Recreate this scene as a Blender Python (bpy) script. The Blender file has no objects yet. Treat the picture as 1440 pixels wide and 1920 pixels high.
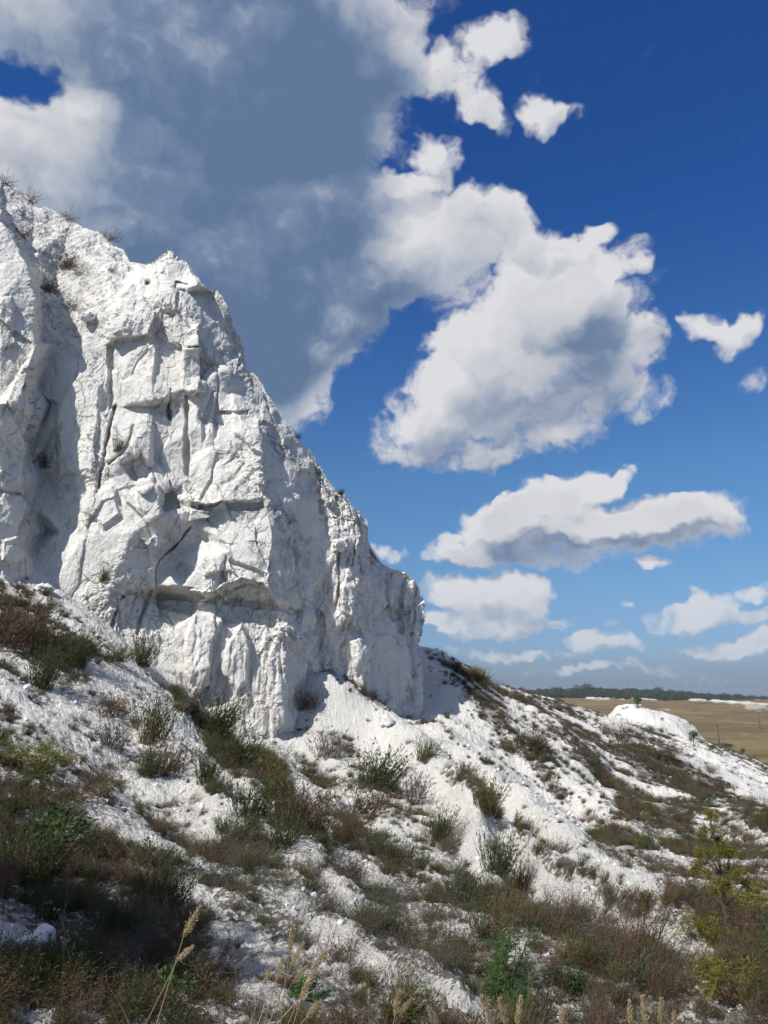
import bpy, math, random
import numpy as np
from mathutils import Vector, Matrix, Euler
from mathutils.geometry import delaunay_2d_cdt

S = bpy.context.scene
COL = S.collection
random.seed(7)
RNG = np.random.default_rng(7)

# ------------------------------------------------------------------ camera
F = 1444.0                       # focal length in pixels of the 1440 px wide photograph
PITCH = math.radians(13.2)
CP, SP = math.cos(PITCH), math.sin(PITCH)
cam = bpy.data.cameras.new('camera')
cam.sensor_fit = 'HORIZONTAL'; cam.sensor_width = 36.0; cam.lens = 36.0 * F / 1440.0
cam.clip_start = 0.05; cam.clip_end = 12000
camo = bpy.data.objects.new('camera', cam); COL.objects.link(camo)
camo.location = (0, 0, 0); camo.rotation_euler = (math.pi / 2 + PITCH, 0, 0)
S.camera = camo

# ------------------------------------------------------------------ sun, sky, exposure
SUN = Vector((-0.52, -0.49, 0.70)).normalized()      # towards the sun
sun = bpy.data.lights.new('sun', 'SUN'); sun.energy = 5.0; sun.angle = math.radians(0.53)
sun.color = (1.0, 0.965, 0.91)
suno = bpy.data.objects.new('sun', sun); COL.objects.link(suno)
suno.rotation_euler = SUN.to_track_quat('Z', 'Y').to_euler(); suno.location = (-20, -20, 40)
S.view_settings.view_transform = 'Standard'; S.view_settings.look = 'None'
S.view_settings.gamma = 1.0; S.view_settings.use_curve_mapping = False
S.view_settings.exposure = 0.15
S.cycles.max_bounces = 4; S.cycles.diffuse_bounces = 2; S.cycles.transparent_max_bounces = 12
S.cycles.use_denoising = True

def raydir(px, py):
    r = (px - 720.0) / F; u = (960.0 - py) / F
    return r, CP - u * SP, SP + u * CP
def P3(px, py, d):
    """photograph direction + real distance along the ground -> world point (numpy ok)"""
    r, y, z = raydir(px, py)
    t = d / y
    return r * t, d + 0 * t, z * t
def project(x, y, z):
    f = y * CP + z * SP; u = -y * SP + z * CP
    return 720 + F * x / f, 960 - F * u / f

# ---- node helpers
class NT:
    def __init__(s, tree): s.t = tree; s.n = tree.nodes; s.l = tree.links
    def new(s, typ, **kw):
        n = s.n.new(typ)
        for k, v in kw.items(): setattr(n, k, v)
        return n
    def put(s, sock, v):
        if v is None: return
        if isinstance(v, bpy.types.NodeSocket): s.l.new(v, sock)
        else: sock.default_value = v
    def math(s, op, a, b=None, c=None, clamp=False):
        n = s.n.new('ShaderNodeMath'); n.operation = op; n.use_clamp = clamp
        for i, v in enumerate((a, b, c)):
            if v is not None: s.put(n.inputs[i], v)
        return n.outputs[0]
    def vm(s, op, a, b=None, out=0):
        n = s.n.new('ShaderNodeVectorMath'); n.operation = op
        s.put(n.inputs[0], a)
        if b is not None: s.put(n.inputs[3 if op == 'SCALE' else 1], b)
        return n.outputs[1 if op in ('DOT_PRODUCT', 'LENGTH', 'DISTANCE') else 0]
    def noise(s, vec, scale, detail=4, rough=0.55, dist=0.0, typ=None, color=False):
        n = s.n.new('ShaderNodeTexNoise')
        if typ: n.noise_type = typ
        s.put(n.inputs['Vector'], vec); n.inputs['Scale'].default_value = scale
        n.inputs['Detail'].default_value = detail; n.inputs['Roughness'].default_value = rough
        n.inputs['Distortion'].default_value = dist
        return n.outputs['Color' if color else 0]
    def voro(s, vec, scale, feature='F1', rnd=1.0, out='Distance'):
        n = s.n.new('ShaderNodeTexVoronoi'); n.feature = feature
        s.put(n.inputs['Vector'], vec); n.inputs['Scale'].default_value = scale
        n.inputs['Randomness'].default_value = rnd
        return n.outputs[out]
    def ramp(s, fac, stops, interp='LINEAR'):
        n = s.n.new('ShaderNodeValToRGB'); n.color_ramp.interpolation = interp
        e = n.color_ramp.elements
        while len(e) < len(stops): e.new(0.5)
        for el, (p, c) in zip(e, stops):
            el.position = p; el.color = (*c, 1) if len(c) == 3 else c
        s.put(n.inputs[0], fac)
        return n.outputs[0]
    def mix(s, fac, a, b, typ='MIX'):
        n = s.n.new('ShaderNodeMix'); n.data_type = 'RGBA'; n.blend_type = typ
        s.put(n.inputs[0], fac)
        for i, v in ((6, a), (7, b)):
            if isinstance(v, tuple) and len(v) == 3: v = (*v, 1)
            s.put(n.inputs[i], v)
        return n.outputs[2]
    def sstep(s, v, a, b):
        n = s.n.new('ShaderNodeMapRange'); n.interpolation_type = 'SMOOTHSTEP'
        s.put(n.inputs[0], v); n.inputs[1].default_value = a; n.inputs[2].default_value = b
        return n.outputs[0]
    def lin(s, v, a, b, c=0.0, d=1.0):
        n = s.n.new('ShaderNodeMapRange')
        s.put(n.inputs[0], v)
        for i, q in enumerate((a, b, c, d)): n.inputs[i + 1].default_value = q
        return n.outputs[0]
    def attr(s, name, out='Fac'):
        n = s.n.new('ShaderNodeAttribute'); n.attribute_name = name
        return n.outputs[out]
# ------------------------------------------------------------------ sky with fair-weather clouds
world = bpy.data.worlds.new('World'); S.world = world; world.use_nodes = True
W = NT(world.node_tree); W.n.clear()
sky = W.new('ShaderNodeTexSky', sky_type='NISHITA')
sky.sun_disc = False
sky.sun_elevation = math.asin(SUN.z); sky.sun_rotation = math.atan2(SUN.x, SUN.y)
sky.altitude = 200; sky.air_density = 1.0; sky.dust_density = 0.6; sky.ozone_density = 1.6
geo = W.new('ShaderNodeTexCoord').outputs['Generated']
# cloud bodies: direction (given by photograph position), half sizes in 1/1000 rad, tilt, weight
CLOUDS = [
 # unseen overcast added overhead and behind the viewer to grey the fill light: ('d', azimuth, elevation, ...)
 ('d',-30,75,700,500,0,1.6),('d',-110,60,600,420,0,1.5),('d',160,55,500,300,0,1.2),('d',-150,30,500,230,0,1.3),('d',-80,25,360,160,0,1.1),('d',110,28,420,150,0,1.2),('d',170,18,500,100,0,1.1),('d',60,60,260,180,0,.9),
 # big grey cloud overhead, upper left, with a blue hole
 (50,118,100,76,12,-1.35),
 (-320,300,430,300,0,1.4),(60,300,330,160,0,1.2),(330,90,420,190,0,1.6),(420,330,290,280,0,1.9),(580,170,190,170,0,1.5),(10,20,150,80,0,.8),
 (300,-260,600,250,0,1.7),(680,60,120,110,0,1.0),(520,560,210,150,10,1.3),(660,450,150,110,5,1.0),(330,600,330,180,0,1.4),(60,480,300,160,0,1.2),
 (760,110,100,62,0,0.9),(880,105,90,55,-10,.8),(945,75,55,48,0,0.9),(955,115,45,28,0,.5),(540,700,110,80,-10,0.7),(600,690,80,50,-20,.5),
 (840,160,70,28,0,0.4),
 (905,200,50,40,40,0.75),(925,235,45,28,20,.5),(1012,222,42,42,30,1.1),(1062,218,34,20,0,0.35),
 (795,285,34,36,0,0.9),(830,305,36,45,0,.9),(740,350,80,28,-10,.8),(790,390,110,70,0,.8),(900,430,105,75,10,1.3),(760,500,150,72,-10,1.0),(640,370,80,50,0,.6),(700,560,110,60,-20,.7),(640,620,100,60,-20,.6),(830,470,170,110,10,.6),(560,760,80,50,-20,.5),(730,250,60,60,0,.4),
 # main white cloud
 (1000,455,60,40,-10,0.7),(1080,450,75,32,-20,0.7),(1125,430,36,20,-30,0.45),(1050,540,130,95,10,1.3),(980,640,190,110,-20,1.4),(1110,620,110,120,0,1.1),(900,740,170,90,-12,1.3),
 (1060,740,140,85,-15,1.0),(770,810,100,48,-20,0.9),(850,855,140,38,0,0.7),(1190,500,50,24,-25,0.6),(1205,640,44,60,0,0.75),(1205,760,60,36,-20,0.65),(990,600,240,150,-20,.4),(1140,480,90,40,-15,.6),(1000,835,140,40,-8,0.7),
 (840,640,60,38,-40,0.6),(1170,700,60,60,0,.5),
 (1308,602,40,32,0,0.9),(1385,606,54,38,0,1.15),(1365,645,34,24,0,0.6),(1345,615,30,20,0,.4),(1408,715,46,26,0,0.42),
 (1150,905,50,26,-15,.9),(1235,955,80,36,0,.8),(1040,935,90,34,0,.6),(1090,925,110,40,-12,1.1),(1000,960,100,36,0,1.1),(940,990,80,34,0,1.0),(1180,985,160,42,0,1.2),(1310,955,90,40,0,1.4),(1080,1000,230,34,0,1.1),(890,1035,100,30,-5,0.8),(1370,985,50,32,0,0.8),(1010,1045,200,26,0,.7),(1000,985,150,52,0,.7),(1190,990,190,50,0,.7),(960,960,50,24,-20,.6),
 (855,1108,66,36,0,1.1),(925,1100,50,32,0,1.1),(992,1115,54,42,0,1.1),(940,1130,90,26,0,.8),(900,1165,125,30,0,1.1),(1000,1160,80,24,0,.8),(1220,1060,36,16,0,0.85),(730,1045,50,16,0,.5),
 (1110,1195,54,24,0,.9),(1165,1210,80,20,0,.8),(950,1225,84,18,0,.75),(1180,1138,20,9,0,.4),(1150,1160,20,10,0,.35),
 (1300,1155,95,28,-8,.9),(1345,1122,44,26,-10,.9),(1420,1105,40,20,0,.9),(1400,1150,80,18,0,.6),(1375,1208,85,26,-5,.9),(1430,1195,60,32,0,1.0),(1290,1222,50,14,0,.35),(1520,1200,90,36,0,1.0),(1560,1110,90,40,0,1.0),
 (850,1215,34,10,0,.45),(1050,1225,90,11,0,.4),(1240,1245,80,10,0,.35),(1150,1255,120,10,0,.5),(1000,1262,160,8,0,.4),(1340,1262,120,9,0,.45),(820,1170,60,16,0,.5),(1080,1150,40,12,0,.35),
 # further clouds outside this view
 (-900,600,300,160,0,1.3),(-700,900,260,90,0,1.2),(1900,500,240,120,0,1.2),(2300,900,300,80,0,1.2),(1850,1100,200,40,0,1.0),(2200,-300,380,200,0,1.3),
]
# thick grey undersides of the same clouds (shade of the cloud on itself)
BASES = [('d',-30,75,600,400,0,.7),('d',-110,60,500,300,0,.6),('d',-150,28,450,160,0,.5),('d',160,52,400,200,0,.5),(100,620,420,130,0,1.0),(480,700,200,90,-20,.8),(620,620,130,90,0,.5),(60,60,200,130,0,.35),(80,250,220,130,0,.42),(420,150,260,160,0,.5),(700,130,120,110,0,.35),(480,260,300,330,0,1.0),(330,60,330,140,0,.5),(560,560,250,170,0,1.0),(300,520,330,130,0,.8),(250,330,200,200,0,.6),
 (640,430,120,180,0,.5),(740,560,160,80,0,.45),(1000,700,220,120,-15,.36),(1100,640,100,90,0,.2),(880,850,200,55,0,.55),(1060,790,150,50,-15,.3),
 (1050,1038,260,30,0,.45),(900,1060,120,25,0,.25),(1250,1014,140,18,0,.3),(200,-250,600,200,0,.8),(1000,1240,500,30,0,.2),(880,1170,90,16,0,.15),(1330,1180,90,14,0,.25)]
BRIGHT = [(170,195,110,26,0,.3),(20,235,150,60,0,.28),(60,185,120,30,0,.35),(150,260,100,90,0,.30),(40,10,110,50,0,.3),(600,690,120,80,0,.28),(480,600,120,120,0,.2),(350,470,150,60,0,.15),(740,430,100,70,0,.2),(590,350,90,35,0,.45),(560,380,120,40,0,.25),(190,220,60,60,0,.3),(830,730,60,45,0,.6),(890,105,110,60,0,.3),(820,280,50,40,0,.3)]

def blobs(T, vec, lst, seedmul=1.0):
    acc = None; k_ = 0
    for e_ in lst:
        if e_[0] == 'd':
            az, el = math.radians(e_[1]), math.radians(e_[2]); rx, rz, rot, w = e_[3:]; px, py = 720, 960
            d = Vector((math.sin(az) * math.cos(el), math.cos(az) * math.cos(el), math.sin(el)))
        else:
            px, py, rx, rz, rot, w = e_; d = Vector(raydir(px, py)).normalized()
        az = math.atan2(d.x, d.y); el = math.asin(max(-1, min(1, d.z)))
        right = Vector((math.cos(az), -math.sin(az), 0)); up = right.cross(d)
        a = math.radians(rot)
        r2 = right * math.cos(a) + up * -math.sin(a); u2 = right * math.sin(a) + up * math.cos(a)
        M = Matrix((r2, d, u2)).transposed()
        k = math.cos(math.atan(math.hypot((px - 720) / F, (py - 960) / F)))
        m = T.new('ShaderNodeMapping', vector_type='TEXTURE')
        T.put(m.inputs[0], vec); m.inputs[1].default_value = d
        m.inputs[2].default_value = M.to_euler(); m.inputs[3].default_value = (rx * k / F * 1.06, 0.6, rz * k / F * 1.06)
        q = T.math('SUBTRACT', 1.0, T.vm('DOT_PRODUCT', m.outputs[0], m.outputs[0]), clamp=True)
        acc = T.math('MULTIPLY', q, w) if acc is None else T.math('MULTIPLY_ADD', q, w, acc)
        k_ += 1
        if k_ % 12 == 0:                      # keeps the shader's working memory small
            n = T.new('ShaderNodeVectorMath', operation='MULTIPLY_ADD')
            T.put(n.inputs[0], acc); n.inputs[1].default_value = (1e-9, 1e-9, 1e-9); T.put(n.inputs[2], vec); vec = n.outputs[0]
    return acc

T = W
v0 = geo
warp = T.vm('SCALE', T.vm('SUBTRACT', T.noise(v0, 7.0, 4, 0.62, color=True), (0.5, 0.5, 0.5)), 0.075)
warp2 = T.vm('SCALE', T.vm('SUBTRACT', T.noise(v0, 32.0, 2, 0.6, color=True), (0.5, 0.5, 0.5)), 0.032)
v1 = T.vm('ADD', T.vm('ADD', v0, warp), warp2)
puff = T.math('SUBTRACT', 0.5, T.voro(v1, 34.0, 'F1'))
fine = T.noise(v1, 42.0, 5, 0.66)
wisp = T.noise(v1, 13.0, 4, 0.6)
den = blobs(T, v1, CLOUDS)
den2 = blobs(T, T.vm('ADD', v1, (-0.012, 0.0, 0.022)), [c for c in CLOUDS if c[0] != 'd' and c[5] >= 0.7 and c[2] > 33 and c[0] < 1600])
base = blobs(T, T.vm('ADD', v0, T.vm('SCALE', warp, 0.9)), BASES)
bright = blobs(T, T.vm('ADD', v0, T.vm('SCALE', warp, 0.6)), BRIGHT)
D = T.math('MULTIPLY_ADD', T.math('MULTIPLY', T.math('SUBTRACT', fine, 0.5), T.math('MULTIPLY_ADD', den, 2.5, 0.1, clamp=True)), 1.2, T.math('MULTIPLY_ADD', puff, 0.30, T.math('MULTIPLY_ADD', T.math('MULTIPLY', T.math('SUBTRACT', wisp, 0.5), T.math('MULTIPLY', den, 2.0, clamp=True)), 1.7, den)))
alpha = W.sstep(D, 0.08, 0.90)
lit = W.math('MULTIPLY_ADD', W.math('ADD', W.math('SUBTRACT', den, den2), W.math('MULTIPLY_ADD', W.math('SUBTRACT', fine, 0.5), 0.7, W.math('MULTIPLY', puff, 0.5))), 0.8, 0.42, clamp=True)
thick = W.sstep(D, 0.55, 2.2)
shade = W.math('ADD', W.math('MULTIPLY', thick, 0.22), W.math('MULTIPLY', base, 0.56))
shade = W.math('SUBTRACT', shade, W.math('MULTIPLY', bright, 0.6))
shade = W.math('MULTIPLY_ADD', W.math('SUBTRACT', W.noise(v1, 6.0, 5, 0.6), 0.52), W.math('MULTIPLY_ADD', base, 0.9, 0.45), W.math('MINIMUM', shade, 0.78))
shade = W.math('MULTIPLY_ADD', W.math('SUBTRACT', 0.5, lit), 0.50, W.math('ADD', shade, 0.13), clamp=True)
cc = W.ramp(shade, [(0.0, (0.70, 0.705, 0.73)), (0.22, (0.54, 0.56, 0.61)), (0.5, (0.34, 0.39, 0.49)), (0.75, (0.17, 0.24, 0.365)), (1.0, (0.115, 0.18, 0.31))])
up = W.new('ShaderNodeSeparateXYZ'); W.put(up.inputs[0], geo)
el = up.outputs[2]
# clear sky: physical sky, a little deeper blue aloft as in the photograph
hs = W.new('ShaderNodeHueSaturation'); W.put(hs.inputs['Color'], sky.outputs[0])
hs.inputs['Saturation'].default_value = 1.25; hs.inputs['Value'].default_value = 1.0
clear = W.mix(1.0, hs.outputs[0], W.ramp(el, [(0.0, (0.25, 0.335, 0.66)), (0.05, (0.36, 0.46, 0.72)), (0.14, (0.52, 0.62, 0.76)), (0.27, (0.62, 0.75, 0.86)), (0.55, (0.34, 0.57, 0.92)), (1.0, (0.25, 0.5, 0.9))]), 'MULTIPLY')
STR = 0.11
ccs = W.vm('SCALE', cc, 0.93 / STR)
# distance haze swallows low clouds
aa = W.math('MULTIPLY', alpha, W.lin(el, -0.01, 0.16, 0.5, 1.0))
fin = W.mix(aa, clear, ccs)
bg = W.new('ShaderNodeBackground'); W.put(bg.inputs[0], fin); bg.inputs[1].default_value = STR
wo = W.new('ShaderNodeOutputWorld'); W.l.new(bg.outputs[0], wo.inputs[0])
world.cycles.sampling_method = 'MANUAL'; world.cycles.sample_map_resolution = 256
# ------------------------------------------------------------------ numpy noise
def _h(i, j, k, s):
    with np.errstate(over='ignore'):
        h = (i.astype(np.uint32) * np.uint32(374761393) + j.astype(np.uint32) * np.uint32(668265263)
             + k.astype(np.uint32) * np.uint32(2147483647) + np.uint32(s * 974634777 & 0xffffffff))
        h = (h ^ (h >> np.uint32(13))) * np.uint32(1274126177)
        h ^= h >> np.uint32(16); h *= np.uint32(2246822519); h ^= h >> np.uint32(13)
    return h.astype(np.float32) / np.float32(4294967295.0)
def vnoise(p, s=1):
    i = np.floor(p).astype(np.int32); f = (p - i).astype(np.float32); f = f * f * (3 - 2 * f)
    r = 0
    for a in (0, 1):
        for b in (0, 1):
            for c in (0, 1):
                w = (f[:, 0] if a else 1 - f[:, 0]) * (f[:, 1] if b else 1 - f[:, 1]) * (f[:, 2] if c else 1 - f[:, 2])
                r = r + w * _h(i[:, 0] + a, i[:, 1] + b, i[:, 2] + c, s)
    return r * 2 - 1
def fbm(p, octv=4, s=1, gain=0.5):
    r = 0; a = 1.0
    for o in range(octv):
        r = r + a * vnoise(p * (2.03 ** o) + 17.3 * o, s + o); a *= gain
    return r
def voronoi(p, s=1):
    """F1, F2, per-cell random (3), vector to cell point"""
    i = np.floor(p).astype(np.int32); n = len(p)
    f1 = np.full(n, 9e9, np.float32); f2 = f1.copy()
    rid = np.zeros((n, 3), np.float32); vec = np.zeros((n, 3), np.float32)
    for a in (-1, 0, 1):
        for b in (-1, 0, 1):
            for c in (-1, 0, 1):
                q0, q1, q2 = i[:, 0] + a, i[:, 1] + b, i[:, 2] + c
                d = np.stack([q0 + _h(q0, q1, q2, s), q1 + _h(q0, q1, q2, s + 1), q2 + _h(q0, q1, q2, s + 2)], 1) - p
                dd = (d * d).sum(1).astype(np.float32)
                m = dd < f1
                f2 = np.where(m, f1, np.minimum(f2, dd))
                f1 = np.where(m, dd, f1)
                vec[m] = d[m]
                if m.any():
                    rid[m, 0] = _h(q0[m], q1[m], q2[m], s + 5); rid[m, 1] = _h(q0[m], q1[m], q2[m], s + 6); rid[m, 2] = _h(q0[m], q1[m], q2[m], s + 7)
    return np.sqrt(f1), np.sqrt(f2), rid, vec
def sst(x, a, b):
    t = np.clip((x - a) / (b - a), 0, 1); return t * t * (3 - 2 * t)

def seg_dist(px, py, poly, closed=False):
    """distance to a pixel polyline, param along, nearest point"""
    best = np.full(px.shape, 1e9, np.float32); bx = np.zeros_like(best); by = np.zeros_like(best); bt = np.zeros_like(best)
    pts = list(poly) + ([poly[0]] if closed else [])
    n = len(pts) - 1
    for k in range(n):
        (x0, y0), (x1, y1) = pts[k][:2], pts[k + 1][:2]
        dx, dy = x1 - x0, y1 - y0
        t = np.clip(((px - x0) * dx + (py - y0) * dy) / (dx * dx + dy * dy + 1e-9), 0, 1)
        cx, cy = x0 + t * dx, y0 + t * dy
        d = np.hypot(px - cx, py - cy)
        m = d < best
        best = np.where(m, d, best); bx = np.where(m, cx, bx); by = np.where(m, cy, by); bt = np.where(m, (k + t) / n, bt)
    return best, bx, by, bt
def inside(px, py, poly):
    r = np.zeros(px.shape, bool)
    n = len(poly)
    for k in range(n):
        (x0, y0), (x1, y1) = poly[k][:2], poly[(k + 1) % n][:2]
        if y0 == y1: continue
        c = ((y0 > py) != (y1 > py)) & (px < (x1 - x0) * (py - y0) / (y1 - y0) + x0)
        r ^= c
    return r
def grid_faces(ny, nx):
    a = (np.arange(ny - 1)[:, None] * nx + np.arange(nx - 1)[None, :]).ravel()
    return np.stack([a, a + nx, a + nx + 1, a + 1], 1)
def np_mesh(name, V, Fq, smooth=False):
    me = bpy.data.meshes.new(name)
    k = Fq.shape[1]
    me.vertices.add(len(V)); me.vertices.foreach_set('co', V.astype(np.float32).ravel())
    me.loops.add(Fq.size); me.loops.foreach_set('vertex_index', Fq.astype(np.int32).ravel())
    me.polygons.add(len(Fq)); me.polygons.foreach_set('loop_start', (np.arange(len(Fq)) * k).astype(np.int32))
    me.polygons.foreach_set('use_smooth', np.full(len(Fq), smooth))
    me.update(calc_edges=True)
    return me
def set_attr(me, name, arr):
    a = me.attributes.new(name, 'FLOAT', 'POINT'); a.data.foreach_set('value', arr.astype(np.float32).ravel())
def grid_normals(V):
    gx = np.gradient(V, axis=1); gy = np.gradient(V, axis=0)
    n = np.cross(gy, gx); n /= (np.linalg.norm(n, axis=2, keepdims=True) + 1e-9)
    return n
def link(name, me, mat=None, parent=None, label=None, cat=None, group=None, kind=None, loc=None):
    o = bpy.data.objects.new(name, me); COL.objects.link(o)
    if mat is not None and me is not None and len(me.materials) == 0: me.materials.append(mat)
    if parent: o.parent = parent
    if label: o['label'] = label
    if cat: o['category'] = cat
    if group: o['group'] = group
    if kind: o['kind'] = kind
    if loc is not None: o.location = loc
    return o
def new_mat(name, rough=0.9, spec=0.2):
    m = bpy.data.materials.new(name); m.use_nodes = True
    T = NT(m.node_tree); b = m.node_tree.nodes['Principled BSDF']
    b.inputs['Roughness'].default_value = rough; b.inputs['Specular IOR Level'].default_value = spec
    return m, T, b
def bump(T, b, h, dist, strength=1.0, prev=None):
    n = T.new('ShaderNodeBump'); n.inputs['Distance'].default_value = dist; n.inputs['Strength'].default_value = strength
    T.put(n.inputs['Height'], h)
    if prev is not None: T.l.new(prev, n.inputs['Normal'])
    T.l.new(n.outputs[0], b.inputs['Normal']); return n.outputs[0]

# ------------------------------------------------------------------ materials of chalk
mchalk, T, b = new_mat('chalk', 0.95, 0.1)
pos = T.new('ShaderNodeNewGeometry').outputs['Position']
n1 = T.noise(pos, 0.55, 6, 0.6); n2 = T.noise(pos, 2.6, 6, 0.65); n3 = T.noise(pos, 11, 5, 0.7)
mp = T.new('ShaderNodeMapping'); T.put(mp.inputs[0], pos); mp.inputs[3].default_value = (2.2, 2.2, 0.35)
streak = T.noise(mp.outputs[0], 1.0, 5, 0.65)
colc = T.ramp(n1, [(0.3, (0.75, 0.73, 0.68)), (0.5, (0.81, 0.785, 0.725)), (0.7, (0.82, 0.785, 0.71))])
colc = T.mix(T.math('MULTIPLY', T.sstep(n2, 0.50, 0.72), 0.28), colc, (0.58, 0.565, 0.515))
colc = T.mix(T.math('MULTIPLY', T.sstep(streak, 0.52, 0.75), 0.38), colc, (0.56, 0.56, 0.53))
colc = T.mix(T.math('MULTIPLY', T.sstep(n3, 0.60, 0.78), 0.35), colc, (0.50, 0.49, 0.46))
colc = T.mix(T.math('MULTIPLY', T.sstep(T.noise(pos, 1.7, 6, 0.7), 0.55, 0.72), 0.5), colc, (0.70, 0.64, 0.50))
grime_shade = T.attr('grime_shade')
gr = T.math('MULTIPLY', grime_shade, T.sstep(T.noise(pos, 5.0, 6, 0.75), 0.42, 0.60))
colc = T.mix(gr, colc, (0.20, 0.215, 0.235))  # darkens for weathering and for shade on the side faces
crev = T.attr('crev')
colc = T.mix(T.math('MULTIPLY', crev, 0.6), colc, (0.42, 0.40, 0.35))
# hairline joints: long upright ones and a finer net, broken up by patches
wp = T.vm('ADD', pos, T.vm('SCALE', T.noise(pos, 2.2, 4, .6, color=True), .35))
def joints(sx, sz, w, lo, hi, nscale):
    mpp = T.new('ShaderNodeMapping'); T.put(mpp.inputs[0], wp); mpp.inputs[3].default_value = (sx, sx, sz)
    d = T.voro(mpp.outputs[0], 1.0, 'DISTANCE_TO_EDGE')
    return T.math('MULTIPLY', T.sstep(d, w, 0.0), T.sstep(T.noise(pos, nscale, 4, .6), lo, hi))
jn = T.math('MAXIMUM', joints(1.5, .55, .018, .46, .56, .9), joints(4.6, 3.2, .035, .54, .62, 1.3))
colc = T.mix(T.math('MULTIPLY', jn, 0.55), colc, (0.36, 0.34, 0.29))
T.l.new(colc, b.inputs['Base Color'])
bn = bump(T, b, T.math('SUBTRACT', T.noise(pos, 9, 9, 0.78), T.math('MULTIPLY', jn, .45)), 0.055, 1.0)
bn = bump(T, b, T.noise(pos, 38, 4, 0.7), 0.012, 0.9, bn)

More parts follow.
